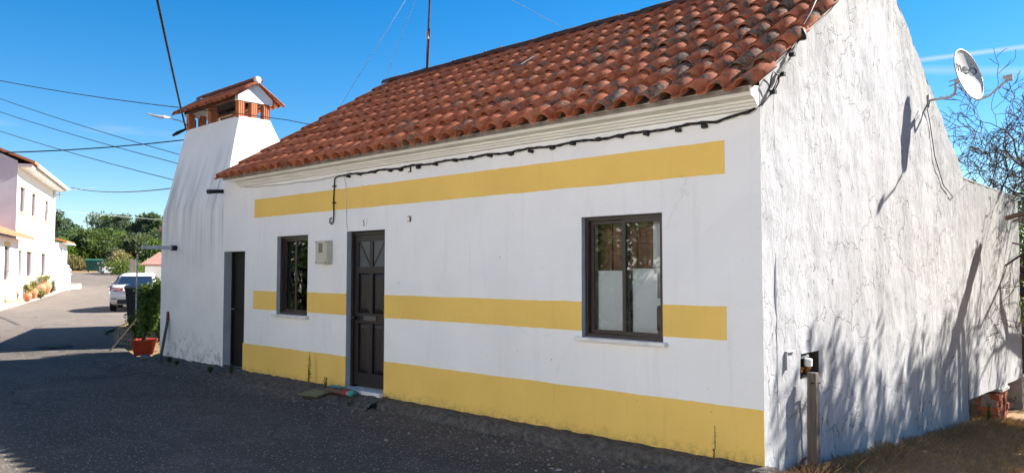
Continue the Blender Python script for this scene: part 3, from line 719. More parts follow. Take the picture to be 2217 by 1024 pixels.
# house number
def text_mesh(s, size, extr, mat, name, parent, Mx, shear=0, align='CENTER'):
    cu = bpy.data.curves.new('t', 'FONT'); cu.body = s; cu.size = size; cu.extrude = extr; cu.align_x = align; cu.align_y = 'CENTER'; cu.shear = shear; cu.offset = .0
    ob = bpy.data.objects.new('t', cu); COL.objects.link(ob); dg = bpy.context.evaluated_depsgraph_get()
    me = bpy.data.meshes.new_from_object(ob.evaluated_get(dg)); bpy.data.objects.remove(ob); 
    me.materials.clear(); return obj(name, me, mat, parent, Mx)
np_ = tag(G().box((-5.575, -.008, 2.135), (-5.485, -.0005, 2.255)).build('number_plate', M['white'], None, bevel=.002), 'small white house number plate reading 5 above the front door', 'number plate')
text_mesh('5', .115, .001, M['black'], 'digit', np_, Matrix.Translation((-5.533, -.010, 2.195)) @ Matrix.Rotation(RAD(90), 4, 'X') @ Matrix.Diagonal((.85, 1, 1, 1)))

# ---- chimney (large battered kitchen chimney)
def ring(x0, x1, y0, y1, z, kx=10, ky=6, r=.05):
    P = []
    for i in range(kx): P.append((x0+(x1-x0)*i/kx, y0, z))
    for i in range(ky): P.append((x1, y0+(y1-y0)*i/ky, z))
    for i in range(kx): P.append((x1-(x1-x0)*i/kx, y1, z))
    for i in range(ky): P.append((x0, y1-(y1-y0)*i/ky, z))
    out = []
    for x, y, z_ in P:
        # round the corners a little, uneven hand-laid surface
        out.append((x+.012*noise.noise(Vector((x*2, y*2, z*1.5))), y+.015*noise.noise(Vector((x*2.5, y*2, z*1.2+4))), z_))
    for idx_ in (0, kx, kx+ky, 2*kx+ky):
        x, y, z_ = out[idx_]; cx_, cy_ = (x0+x1)/2, (y0+y1)/2
        out[idx_] = (x+(r if x < cx_ else -r)*.4, y+(r if y < cy_ else -r)*.4, z_)
    return out
rings = []
for z in [-.35+i*.12 for i in range(25)]: rings.append(ring(-12.02, -9.502, 0, 2.1, z))
for i in range(1, 17):
    t = i/16; z = 2.60+1.70*t; yb = 2.1-1.05*t if t < .5 else 1.575-.525*(t-.5)*2
    tt = max(0, t-.03)/.97
    yb = 2.0-.95*t**.8
    rings.append(ring(-12.02+.06*sm(0, .15, t), -9.505-.325*t**.9, .41*tt, yb, z))
CH = G().loft(rings).build('chimney', M['chimney'], H, smooth=True); CH.data.set_sharp_from_angle(angle=RAD(35)); CH['label'] = 'broad tapered white chimney with little tiled roof'
def pillar(x, y, w=.125, dpt=.115, z0=4.28, z1=4.62):
    gm = G(); ringp = []
    m = 6; out = []
    for side in range(4):
        for i in range(m):
            t = i/m; dp = .006*(i % 2)
            if side == 0: out.append((x+w*t, y+dp))
            if side == 1: out.append((x+w-dp, y+dpt*t))
            if side == 2: out.append((x+w-w*t, y+dpt-dp))
            if side == 3: out.append((x+dp, y+dpt-dpt*t))
    gm.loft([[(a_, b_, z) for a_, b_ in out] for z in (z0, z1)]).build('pillar', M['pillar'], CH)
for x, y in ((-9.965, .42), (-9.965, .665), (-9.965, .905), (-11.05, .43), (-11.05, .91), (-11.96, .43), (-11.96, .66), (-11.96, .91)): pillar(x, y)
G().box((-12.0, .40, 4.62), (-9.97, .46, 4.67)).build('beam', M['wood_dark'], CH); G().box((-12.0, 1.0, 4.62), (-9.97, 1.06, 4.67)).build('beam', M['wood_dark'], CH)
cap_black = pm('cap_black', (.022, .018, .016), (.05, .035, .028), 6)  # near-black sheets under the cap tiles and on the solid stack top
for ys, ye in ((.30, .735), (1.17, .735)):
    G().add([(-12.02, ys, 4.62), (-9.97, ys, 4.62), (-9.97, ye, 4.915), (-12.02, ye, 4.915), (-12.02, ys, 4.632), (-9.97, ys, 4.632), (-9.97, ye, 4.927), (-12.02, ye, 4.927)], [(0,3,2,1),(4,5,6,7),(0,1,5,4),(1,2,6,5),(2,3,7,6),(3,0,4,7)]).build('soffit', cap_black, CH)
G().box((-11.8, .56, 4.29), (-10.05, .92, 4.306)).build('flue', cap_black, CH)
for xg, lab in ((-9.835, 'pediment'), (-11.99, 'pediment')):
    V = [(xg, .40, 4.585), (xg, 1.07, 4.585), (xg, 1.07, 4.68), (xg, .735, 4.945), (xg, .40, 4.68)]
    G().add(V+[(x-.12 if xg > -11 else x+.12, y_, z) for x, y_, z in V], [(0,1,2,3,4),(9,8,7,6,5),(0,5,6,1),(1,6,7,2),(2,7,8,3),(3,8,9,4),(4,9,5,0)]).build(lab, M['chimney'], CH)
CT = [tile_mesh(40+i, length=.62, pw=.195, lift=.01, hb=.05) for i in range(2)]
for side in (0, 1):
    th = math.atan(.68)
    for i in range(12):
        x = -12.10+i*.195
        if side == 0: Mx = Matrix.Translation((x, .20+random.gauss(0, .004), 4.585)) @ Matrix.Rotation(th, 4, 'X')
        else: Mx = Matrix.Translation((x+.195, 1.27, 4.585)) @ Matrix.Rotation(math.pi, 4, 'Z') @ Matrix.Rotation(th, 4, 'X')
        obj('tile', CT[i % 2], None, CH, Mx @ Matrix.Rotation(random.gauss(0, .012), 4, 'Z'))
CRT = half_tube(.10, .5); CRT.materials.append(m_tile('sooty_ridge_tile', .55))
for i in range(5): obj('ridge_tile', CRT, None, CH, Matrix.Translation((-12.02+i*.44, .735, 4.955)) @ Matrix.Rotation(-.02, 4, 'Y'))
G().lathe([(.02, 0), (.062, .01), (.072, .035), (.06, .06), (.02, .07)], n=12).xf(Matrix.Translation((-9.815, .735, 4.985)) @ Matrix.Rotation(RAD(90), 4, 'Y')).build('finial_cap', M['chimney'], CH, smooth=True)

# ------------------------------------------------------------------ things fixed to the house
mb = tag(G().box((-6.545, -.10, 1.665), (-6.265, -.0005, 1.985)).build('meter_box', M['meter'], bevel=.012), 'beige plastic electricity meter box between the small window and the door', 'meter box')
G().box((-6.46, -.1045, 1.82), (-6.36, -.1015, 1.95)).build('meter_window', pm('meter_glass', (.16, .16, .11), rough=.3), mb)
G().box((-6.53, -.1035, 1.68), (-6.28, -.0995, 1.972)).build('lid', M['meter'], mb)
for x, z in ((-6.528, 1.683), (-6.282, 1.683), (-6.282, 1.967), (-6.528, 1.967)): G().lathe([(.010, 0), (.010, .006)], n=8).xf(Matrix.Translation((x, -.101, z)) @ Matrix.Rotation(RAD(90), 4, 'X')).build('screw', M['black'], mb)
G().lathe([(.013, 0), (.013, .01)], n=10).xf(Matrix.Translation((-6.30, -.101, 1.73)) @ Matrix.Rotation(RAD(90), 4, 'X')).build('lock', M['galv'], mb)

# service cable under the cornice, with clips
path = []
for i in range(41):
    x = -5.98+5.98*i/40*.985; path.append(Vector((x, -.022-.006*math.sin(i*2.1), 2.872+.018*math.sin(i*math.pi/2.2)*.5+.022*(1-(2*i/40-1)**2)*-.4+.0+ (.03 if i > 38 else 0))))
cab = thing('wall_cable', (-3, 0, 2.87), 'black twisted service cable clipped under the cornice', 'cable')
for ph in (0, 2.1, 4.2):
    pp = [p+Vector((0, .010*math.cos(i*1.9+ph), .011*math.sin(i*1.9+ph))) for i, p in enumerate(path)]
    pp += [Vector((.02, -.02, 2.95)), Vector((.035, .05, 3.0)), Vector((.035+.004*ph, .16, 3.09)), Vector((.035, .33, 3.25+.01*ph)), Vector((.035, .55, 3.46)), Vector((.04, .70, 3.62+.004*ph)), Vector((.045, .79, 3.72)), Vector((.045, .85, 3.84)), Vector((.05, 1.0, 3.98)), Vector((.05, 1.2, 4.2))]
    G().tube(pp, .0062, 5).build('strand', M['cable'], cab, smooth=True)
clipm = G().box((-.022, -.05, -.016), (.022, -.001, .016)); clipme = mesh(clipm.v, clipm.f); clipme.materials.append(M['cable'])
for i in range(19):
    x = -5.9+i*.302; obj('clip', clipme, None, cab, Matrix.Translation((x+random.gauss(0, .03), 0, 2.868+.012*math.sin(i)-.02+.022*0)) @ Matrix.Rotation(random.gauss(0, .2), 4, 'Y'))
for y_, z_ in ((.17, 3.09), (.36, 3.28), (.58, 3.5)):
    obj('clip', clipme, None, cab, Matrix.Translation((.02, y_, z_)) @ Matrix.Rotation(RAD(90), 4, 'Z'))
G().lathe([(.03, 0), (.038, .01), (.036, .06), (.024, .085), (.008, .11)], n=10).xf(Matrix.Translation((.055, .795, 3.68))).build('cable_joint', M['black'], cab, smooth=True)
lp = [(.03, .12, 3.09), (.06, .10, 3.2), (.05, .17, 3.27), (.05, .27, 3.25), (.045, .29, 3.2), (.04, .22, 3.12)]
G().tube(lp, .006, 5).build('loop', M['cable'], cab, smooth=True)
dp = tag(G().tube([(-5.98, -.02, 2.875), (-6.15, -.022, 2.868), (-6.205, -.022, 2.84), (-6.21, -.022, 2.77), (-6.225, -.022, 2.55), (-6.215, -.022, 2.33), (-6.225, -.025, 2.25), (-6.26, -.03, 2.215), (-6.30, -.03, 2.235), (-6.31, -.02, 2.29), (-6.295, .0, 2.31)], .0095, 6).build('drop_cable', M['cable'], smooth=True), 'black cable dropping down the wall over the upper band and curling up', 'cable')
for z in (2.74, 2.51): G().box((-6.245, -.035, z-.008), (-6.185, -.001, z+.008)).build('clip', M['cable'], dp)
dw = tag(G().tube([(-6.06, -.02, 2.87), (-5.99, -.014, 2.84), (-5.955, -.010, 2.76), (-5.95, -.009, 2.66), (-5.94, -.009, 2.42), (-5.93, -.008, 2.2), (-5.90, -.008, 2.11)], .0055, 5).build('thin_wall_cable', M['cable_white'], smooth=True), 'thin pale cable running down the wall to the front door corner', 'cable')
tag(G().tube([(-8.72, -.03, 2.915), (-8.5, -.02, 2.90), (-8.0, -.015, 2.885), (-7.5, -.015, 2.865), (-7.2, -.012, 2.875), (-6.8, -.012, 2.86), (-6.3, -.015, 2.87), (-6.05, -.02, 2.885)], .005, 5).build('thin_cornice_wire', M['cable_grey'], smooth=True), 'thin grey wire slung loosely under the left end of the cornice', 'cable')
for z, lab in ((2.83, 'small rusty staple bracket in the wall above the upper band'), (2.21, 'small rusty staple bracket in the wall below the upper band')):
    gm = G().box((-4.575, -.02, z-.035), (-4.565, -.0005, z+.035)); gm.box((-4.615, -.02, z+.027), (-4.575, -.0005, z+.035)); gm.box((-4.615, -.02, z-.035), (-4.575, -.0005, z-.027)); tag(gm.build('wall_staple', M['rust']), lab, 'bracket')
# spout on the chimney's corner
sp = tag(G().tube([(-9.56, .10, 2.915), (-9.55, -.05, 2.905), (-9.54, -.24, 2.885)], .035, 10).build('drain_spout', M['black'], smooth=True), 'short black drain spout sticking out below the roof corner', 'spout')
G().tube([(-9.55, -.20, 2.888), (-9.542, -.26, 2.882)], .04, 10).build('rim', M['black'], sp)
# batten lamp
wl = tag(G().tube([(-11.30, .02, 1.985), (-11.30, -.10, 1.985)], .05, 10).build('wall_lamp', M['black'], smooth=True), 'pale grey batten lamp projecting from the chimney wall', 'lamp')
G().box((-11.345, -.60, 1.955), (-11.255, -.10, 2.02)).build('batten', M['lens'], wl, bevel=.012)
G().box((-11.35, -.612, 1.95), (-11.25, -.59, 2.025)).build('end_cap', M['metal'], wl, bevel=.005)
# street lamp on a board behind the chimney
sl = thing('street_lamp', (-12.12, .62, 4.2), 'street lamp with slim grey head on a bent arm beside the chimney', 'street lamp')
G().box((-12.20, .56, 4.02), (-12.04, .66, 4.56)).build('post', M['wood'], sl)
G().tube([(-12.14, .55, 4.42), (-12.20, .47, 4.51), (-12.26, .36, 4.55), (-12.34, .24, 4.575)], .012, 8).build('arm', M['galv'], sl, smooth=True)
G().loft([[(-12.34-.04, .26, 4.575), (-12.30, .26, 4.575), (-12.30, .26, 4.61), (-12.38, .26, 4.61)], [(-12.44, .14, 4.57), (-12.30, .14, 4.57), (-12.32, .14, 4.615), (-12.42, .14, 4.615)], [(-12.46, .02, 4.585), (-12.36, .02, 4.585), (-12.37, .02, 4.615), (-12.45, .02, 4.615)], [(-12.47, -.12, 4.63), (-12.43, -.12, 4.63), (-12.44, -.12, 4.64), (-12.46, -.12, 4.64)]]).build('lamp_head', M['galv'], sl)
G().tube([(-12.15, .52, 4.38), (-12.2, .36, 4.28), (-12.24, .28, 4.22)], [.02, .035, .02], 8).build('insulator', M['black'], sl)

# antenna mast and its stays
am = tag(G().tube([(-7.995, 3.2, 5.30), (-7.94, 3.2, 6.1)], .022, 8).tube([(-7.955, 3.19, 5.95), (-7.86, 3.19, 7.6)], .014, 8).build('antenna_mast', M['mast']), 'thin rusty antenna mast standing on the roof ridge', 'mast')
G().tube([(-7.96, 3.18, 5.9), (-7.975, 3.18, 6.05)], .03, 8).build('clamp', M['galv'], am)
G().tube([(-7.98, 3.16, 5.33), (-7.93, 3.13, 5.7), (-7.92, 3.15, 6.2), (-7.86, 3.16, 7.5)], .006, 5).build('lead', M['cable'], am)
top = Vector((-7.87, 3.19, 7.45))
def wire(pts, r, mat, label, name='overhead_cable', cat='cable', group=None): return tag(G().tube(pts, r, 5).build(name, mat, smooth=True), label, cat, group)
wire([top, (-9.15, 2.0, 4.53)], .004, M['cable_grey'], 'thin stay wire from the antenna mast to the roof end by the chimney', 'stay_wire', 'wire')
wire([top, (-9.2, 3.15, 5.36)], .004, M['cable_grey'], 'thin stay wire from the antenna mast to the end of the ridge', 'stay_wire', 'wire')
wire([top, (-4.65, 3.2, 5.37)], .004, M['cable_grey'], 'thin stay wire from the antenna mast along to the middle of the ridge', 'stay_wire', 'wire')

# overhead cables
wire(sag((-9.80, .37, 4.33), (-26, -6.5, 8.9), .5), .008, M['cable'], 'black overhead cable from the chimney corner across the lane')
wire([(-9.80, .37, 4.33), (-9.0, .9, 4.18), (-8.55, 1.16, 4.06)]+[(-8.5, 1.20, 4.12), (-8.42, 1.18, 4.15), (-8.38, 1.15, 4.08)], .007, M['cable'], 'short black cable from the chimney corner looping onto the roof tiles')
wire(sag((-12.16, .50, 4.40), (-3.36, -3.9, 4.94), .06), .017, M['cable'], 'thick dark cable rising steeply from the street lamp board')
wire(sag((-12.18, .50, 4.16), (-20.5, -9.5, 4.75), .62), .012, M['cable'], 'sagging dark cable from the street lamp board over the lane')
for i, (A, B, lab) in enumerate((((-14.6, 2.6, 4.04), (-26.35, .62, 7.42), 'upper of three thin parallel cables slanting behind the chimney'), ((-14.7, 2.6, 3.86), (-26.37, .63, 6.99), 'middle of three thin parallel cables slanting behind the chimney'), ((-14.8, 2.6, 3.47), (-26.39, .65, 6.36), 'lowest of three thin parallel cables slanting behind the chimney'))):
    A = Vector(A); B = Vector(B); wire(sag(A, A+(B-A)*1.8, .22), .010, M['cable'], lab)
wire(sag((-54.5, 11.4, 7.25), (-21, 6.0, 4.62), .38), .022, M['cable'], 'dark cable from the two storey house eave to behind the chimney')
wire(sag((-64.4, 13.2, 6.36), (-72, 25.5, 6.5), .05), .016, M['cable_grey'], 'faint far cable in front of the wood')

# satellite dish
sd_ = thing('satellite_dish', (.0, 5.14, 3.845), 'pale satellite dish with grey lettering on a bent wall arm', 'satellite dish')
N_ = Vector((.938, -.265, .22)).normalized(); DC = Vector((.50, 5.07, 4.10))
zx = N_; ux = (Vector((0, 0, 1))-N_*N_.z).normalized(); rx_ = ux.cross(zx)
# roll so that the long axis leans as seen
MD = Matrix((( rx_.x, ux.x, zx.x, DC.x), (rx_.y, ux.y, zx.y, DC.y), (rx_.z, ux.z, zx.z, DC.z), (0, 0, 0, 1)))
V = []; F = []; nr_, na = 7, 28
for side in (0, 1):
    for i in range(nr_+1):
        r = i/nr_
        for j in range(na):
            th = 2*math.pi*j/na; V.append((.305*r*math.cos(th), .345*r*math.sin(th), .055*(r*r-1)-.008*side))
    o_ = side*(nr_+1)*na
    for i in range(nr_):
        for j in range(na):
            q = (o_+i*na+j, o_+i*na+(j+1) % na, o_+(i+1)*na+(j+1) % na, o_+(i+1)*na+j); F.append(q if side else q[::-1])
b0 = nr_*na; b1 = (nr_+1)*na+nr_*na
for j in range(na): F.append((b0+j, b0+(j+1) % na, b1+(j+1) % na, b1+j))
obj('reflector', mesh(V, F), M['dish'], sd_, MD, smooth=True)
rim = [MD @ Vector((.305*math.cos(2*math.pi*j/32), .345*math.sin(2*math.pi*j/32), -.003)) for j in range(33)]
G().tube(rim, .008, 6).build('rim', M['metal'], sd_, smooth=True)
tx = text_mesh('meo', .20, .001, M['dishtext'], 'lettering', sd_, MD)
for v in tx.data.vertices:
    x_, y_ = v.co.x*1.45, v.co.y*1.05+.10; v.co = (x_, y_, .055*((x_/.305)**2+(y_/.345)**2-1)+.005)
bot = MD @ Vector((0, -.345, -.01)); tip = Vector((.97, 4.93, 3.93)); midp = bot.lerp(tip, .35)+Vector((.02, 0, -.05))
G().tube([bot-Vector((.03, 0, -.03)), bot+Vector((.03, 0, -.02)), midp, tip-Vector((.06, 0, .03)), tip], .014, 8).build('feed_arm', M['galv'], sd_, smooth=True)
G().tube([tip-Vector((.0, -.0, -.01)), tip+Vector((-.07, .01, .035))], .028, 10).build('feed_horn', M['dish'], sd_)
G().box((-.03, -.03, -.02), (.03, .03, .05), Matrix.Translation(tip)).build('feed_bracket', M['metal'], sd_)
G().tube([(-.01, 5.14, 3.845), (.24, 5.14, 3.848), (.30, 5.14, 3.87), (.325, 5.14, 3.93), (.335, 5.135, 4.05)], .017, 8).build('wall_arm', M['galv'], sd_, smooth=True)
G().box((.0, 5.10, 3.77), (.02, 5.18, 3.92)).build('wall_plate', M['galv'], sd_)
back = MD @ Vector((0, 0, -.06)); G().tube([(.335, 5.135, 4.04), back], .035, 8).build('mount', M['galv'], sd_)
for dz in (-.03, .03): G().tube([(.25, 5.16, 4.03+dz), (.36, 5.12, 4.04+dz)], .008, 6).build('bolt', M['metal'], sd_)
tag(G().tube([(.02, 5.14, 3.82), (.02, 5.0, 3.70), (.022, 5.12, 3.5), (.022, 5.3, 3.1), (.022, 5.7, 2.75), (.022, 6.2, 2.62), (.022, 6.7, 2.78), (.022, 6.95, 2.85)], .006, 5).build('dish_cable', M['cable'], smooth=True), 'thin grey cable drooping across the gable below the dish', 'cable')

G().box((-.195, NI[0]+.004, NI[2]+.004), (-.19, NI[1]-.004, NI[3]-.004)).box((-.19, NI[0]+.001, NI[2]+.004), (.001, NI[0]+.006, NI[3]-.004)).box((-.19, NI[1]-.006, NI[2]+.004), (.001, NI[1]-.001, NI[3]-.004)).box((-.19, NI[0]+.006, NI[3]-.006), (.001, NI[1]-.006, NI[3]-.001)).box((-.19, NI[0]+.006, NI[2]+.001), (.001, NI[1]-.006, NI[2]+.006)).build('niche_lining', pm('dark_niche', (.07, .055, .05), (.035, .03, .028), 14), H)
# wooden post, tap in the niche, hose
M['postwood'] = pm('dark_weathered_wood', (.16, .13, .105), (.085, .07, .06), 3, bump=.6, bscale=10, stretch=(14, 14, 1))
po = tag(G().loft([[(.07, .68, -.6), (.16, .69, -.6), (.16, .78, -.6), (.07, .77, -.6)], [(.072, .70, .2), (.155, .705, .2), (.155, .785, .2), (.072, .78, .2)], [(.075, .715, .66), (.15, .72, .66), (.15, .79, .66), (.075, .785, .66)]]).build('wooden_post', M['postwood'], bevel=.006), 'weathered square wooden post standing before the tap niche', 'post')
tap = tag(G().tube([(-.19, .93, .66), (-.05, .90, .66), (.0, .88, .65)], .02, 8).tube([(.0, .88, .65), (.03, .86, .69), (.03, .86, .72)], .026, 8).build('water_meter', M['brass'], smooth=True), 'brass water meter with white cap inside the wall niche', 'water meter')
G().lathe([(.035, 0), (.037, .06), (.03, .068)], (.03, .86, .70), 12).build('cap', M['tapwhite'], tap); G().tube([(-.06, .86, .765), (.0, .94, .785)], .014, 8).build('lever', M['tapwhite'], tap)
G().tube([(-.12, .80, .66), (.0, .78, .66)], .018, 8).build('pipe', M['brass'], tap)
tag(G().tube([(.12, .70, .57), (.155, .80, .57), (.10, .84, .56), (.07, .86, .5), (.05, .86, .1), (.045, .87, -.1), (.06, .87, -.22)], .009, 6).build('hose', M['black'], smooth=True), 'thin black hose tied round the wooden post and hanging down', 'hose')
ho = [(.06+.02*math.cos(t), .66+.10*math.cos(t), -.10+.13*math.sin(t)) for t in [i*math.pi/8 for i in range(17)]]
tag(G().tube([(x, y+.03, z-.12) for x, y, z in ho], .013, 6).build('iron_ring', M['rust'], smooth=True), 'rusty iron ring leaning behind the wooden post', 'ring')
rp_ = G().box((.0, .42, .70), (.022, .43, .86)); rp_.box((.0, .42, .85), (.022, .60, .86)); tag(rp_.build('plaster_frame', M['gable'], H), None)

# brick pier under the wing
bp = thing('brick_pier', (-.02, 10.1, -.9), 'red brick pier under the white wing', 'brick pier')
bm_ = G().box((-.15, 0, 0), (.15, .145, .095)); bme = mesh(bm_.v, bm_.f); bme.materials.append(M['brick'])
for r in range(5):
    for i in range(5):
        obj('brick', bme, None, bp, Matrix.Translation((-.16+random.gauss(0, .012), 9.0+i*.155+random.gauss(0, .003), -1.06+r*.112)) @ Matrix.Rotation(random.gauss(0, .03), 4, 'Z'))
G().box((-.27, 9.0, -1.08), (-.05, 9.76, -.52)).build('mortar', M['mortar'], bp)
for k in range(2): G().box((-.3+.03*k, 9.15-.1*k, -.495+k*.05), (.02-.03*k, 9.75, -.45+k*.05)).build('slab', M['marble'], bp)

# ------------------------------------------------------------------ small things at the wall foot
rug = thing('rolled_rug', (-5.75, -.25, -.06), 'rolled brown rug with red and teal stripes lying on the doorstep', 'rug')
for x0, x1, mt, nm, rr in ((-6.02, -5.62, 'cloth_brown', 'roll', .052), (-5.62, -5.50, 'cloth_red', 'stripe', .054), (-5.50, -5.46, 'cloth_teal', 'stripe', .053)):
    rings = []
    for i in range(7):
        x = x0+(x1-x0)*i/6; rings.append([(x, -.19-.05*(x+6.02)+rr*1.5*math.cos(a_)*(1+.1*noise.noise(Vector((x*9, a_, 1)))), -.015+rr*.75*math.sin(a_)*(1+.25*noise.noise(Vector((x*11, a_, 3)))) ) for a_ in [2*math.pi*j/12 for j in range(12)]])
    G().loft(rings).build(nm, M[mt], rug, smooth=True)
V = []; F = []
for i in range(9):
    for j in range(5): V.append((-6.0+i*.042, -.26+j*.03+.03*noise.noise(Vector((i*.5, j, 2))), .034+.016*noise.noise(Vector((i*.8, j*.8, 5)))))
for i in range(8):
    for j in range(4): a_ = i*5+j; F.append((a_, a_+5, a_+6, a_+1))
obj('stripe', mesh(V, F), M['cloth_teal'], rug, smooth=True)
tag(G().box((-.2, -.13, 0), (.2, .13, .012), Matrix.Translation((-6.2, -.30, -.085)) @ Matrix.Rotation(.12, 4, 'X') @ Matrix.Rotation(.1, 4, 'Z')).build('door_mat', M['card']), 'flat olive mat beside the rolled rug', 'mat')
dpz = tag(G().tube([(-5.34, -.12, -.13), (-5.33, -.36, -.14)], .05, 12, False).tube([(-5.34, -.12, -.13), (-5.33, -.36, -.14)], .042, 12, False).build('drain_pipe', M['concrete'], smooth=True), 'open end of a clay drain pipe below the doorstep', 'pipe')

def leaf_quad(gm, c, d, up, L, w):
    d = d.normalized(); s = d.cross(up)
    if s.length < 1e-3: s = Vector((1, 0, 0))
    s.normalize(); nrm = s.cross(d)
    gm.add([c, c+d*L*.45+s*w+nrm*L*.06, c+d*L, c+d*L*.45-s*w+nrm*L*.06], [(0, 1, 2, 3)])
def rv(): 
    while True:
        v = Vector((random.uniform(-1, 1), random.uniform(-1, 1), random.uniform(-1, 1)))
        if .05 < v.length < 1: return v.normalized()
def weed(loc, h, n, label, leafL=.07, mat='weed', lean=(.05, 0)):
    t = thing('weed', loc, label, 'weed'); L0 = Vector(loc); st = G(); lf = G()
    for k in range(n):
        tipp = L0+Vector((lean[0]*h+random.gauss(0, .05*h), lean[1]*h+random.gauss(0, .02), h*random.uniform(.75, 1)))
        m = L0.lerp(tipp, .5)+Vector((random.gauss(0, .015), 0, 0)); st.tube([L0+Vector((random.gauss(0, .01), 0, 0)), m, tipp], [.005, .004, .002], 4)
        for i in range(26):
            u = random.uniform(.12, 1); p = L0.lerp(m, u*2) if u < .5 else m.lerp(tipp, u*2-1)
            dv = rv(); dv.z = abs(dv.z)*.9+.5; leaf_quad(lf, p, dv, Vector((0, 0, 1)), leafL*random.uniform(.5, 1.1)*(1 if u < .6 else .6), .006)
    st.build('stem', M['weed'], t); lf.build('leaves', M[mat], t)
weed((-6.61, -.15, -.09), .56, 3, 'tall feathery weed growing against the yellow plinth', .07)
weed((-6.2, -.14, -.07), .20, 4, 'short dark weed beside the olive mat', .05, 'leaf_mid')
weed((-.42, -.10, -.07), .36, 1, 'dry spindly weed on the kerb near the house corner', .04, 'leaf_dry', (.12, 0))
weed((-8.75, -.20, -.08), .16, 6, 'low green weed at the side door step', .06, 'leaf_dark'); weed((-9.25, -.3, -.10), .10, 9, 'flat green weed clump before the side door', .09, 'leaf_dark'); weed((-11.0, -.22, -.08), .12, 9, 'small green weed clump at the foot of the chimney wall', .07, 'leaf_dark'); weed((-10.6, -.26, -.09), .09, 8, 'tiny weed tuft between plank and side door', .06, 'leaf_dark')

# ------------------------------------------------------------------ plants: generic
def branchy(root, d0, L, r, depth, rnd, gm, up=.25, split=(2, 3), shrink=.72, tips=None, wob=.25, minr=.0065, gnarl=0):
    pts = [root]; rr = [r]; d = d0.normalized(); p = root; k = 5
    for i in range(k):
        d = (d+Vector((rnd.gauss(0, wob), rnd.gauss(0, wob), rnd.gauss(0, wob)+up*.1))*.35).normalized(); p = p+d*L/k; pts.append(p); rr.append(max(minr, r*(1-.38*(i+1)/k)))
    gm.tube(pts, rr, 7 if r > .04 else (5 if r > .012 else 3), False)
    if tips is not None and depth <= 1: tips += [(q, d) for q in pts[2:]]
    if depth == 0: return
    for i in range(rnd.randint(*split)):
        q = pts[-1] if i == 0 else pts[rnd.randint(2, k)]
        dd = (d+Vector((rnd.gauss(0, .55), rnd.gauss(0, .55), rnd.gauss(0, .4)+up))).normalized()
        branchy(q, dd, L*shrink*rnd.uniform(.75, 1.15), rr[-1]*.82 if i == 0 else rr[-1]*.62, depth-1, rnd, gm, up, split, shrink, tips, wob, minr)
def bare_tree(loc, h, label, seed, spread=.5, depth=6, name='bare_tree', leaves=0, aim=(0, 0), r0=.13):
    rnd = random.Random(seed); t = thing(name, loc, label, 'tree'); gm = G(); tips = []; L0 = Vector(loc)
    tr = G(); topp = L0+Vector((aim[0]*.2, aim[1]*.2, h*.3)); tr.tube([L0-Vector((0, 0, .3)), L0.lerp(topp, .5)+Vector((.05, .03, 0)), topp], [r0*1.25, r0, r0*.85], 9); tr.build('trunk', M['bark'], t, smooth=True)
    for i in range(5):
        a = i*1.257+rnd.random(); dv = Vector((math.cos(a)*spread*1.6+aim[0], math.sin(a)*spread*1.6+aim[1], 1)); branchy(topp-Vector((0, 0, .05)), dv, h*.26, r0*.55, depth, rnd, gm, .08, (2, 3), .74, tips, .5)
    gm.build('branches', M['bark'], t, smooth=True)
    if leaves:
        lf = G()
        for i in range(leaves):
            q, d = rnd.choice(tips); dv = rv(); dv.z -= .3; leaf_quad(lf, q+rv()*.03, dv, rv(), .09, .018)
        lf.build('leaves', M['leaf_grey'], t)
    return t
def leafy(loc, h, rx, mat, label, seed, n=2600, size=.22, cat='tree', name='tree', trunk=.25, group=None, lobes=14, flat=.8):
    rnd = random.Random(seed); t = thing(name, loc, label, cat, group); L0 = Vector(loc); lf = G(); tr = G()
    tr.tube([L0-Vector((0, 0, .3)), L0+Vector((.05, 0, h*trunk)), L0+Vector((0, .05, h*.7))], [h*.03+.02, h*.022+.012, .01], 6)
    cs = []
    for i in range(lobes):
        a = rnd.random()*6.283; u = rnd.random(); zz = h*(trunk+.08+(1-trunk-.12)*u); rad = rx*(.25+.75*math.sin(math.pi*min(1, .18+u*.86)))*math.sqrt(rnd.random())
        c = L0+Vector((math.cos(a)*rad, math.sin(a)*rad, zz)); cs.append((c, rx*rnd.uniform(.28, .5)))
        tr.tube([L0+Vector((0, 0, h*trunk*rnd.uniform(.7, 1.5))), L0.lerp(c, .6)+Vector((0, 0, h*.06)), c], [h*.010+.004, h*.006+.003, .004], 4)
    for i in range(n):
        c, r = cs[i % lobes]; v = rv()*r*(rnd.random()**.4); v.z *= flat; d = (v.normalized()+rv()*.9); leaf_quad(lf, c+v, d, rv(), size*rnd.uniform(.6, 1.3), size*.3)
    tr.build('trunk', M['bark'], t); lf.build('crown', M[mat], t); return t

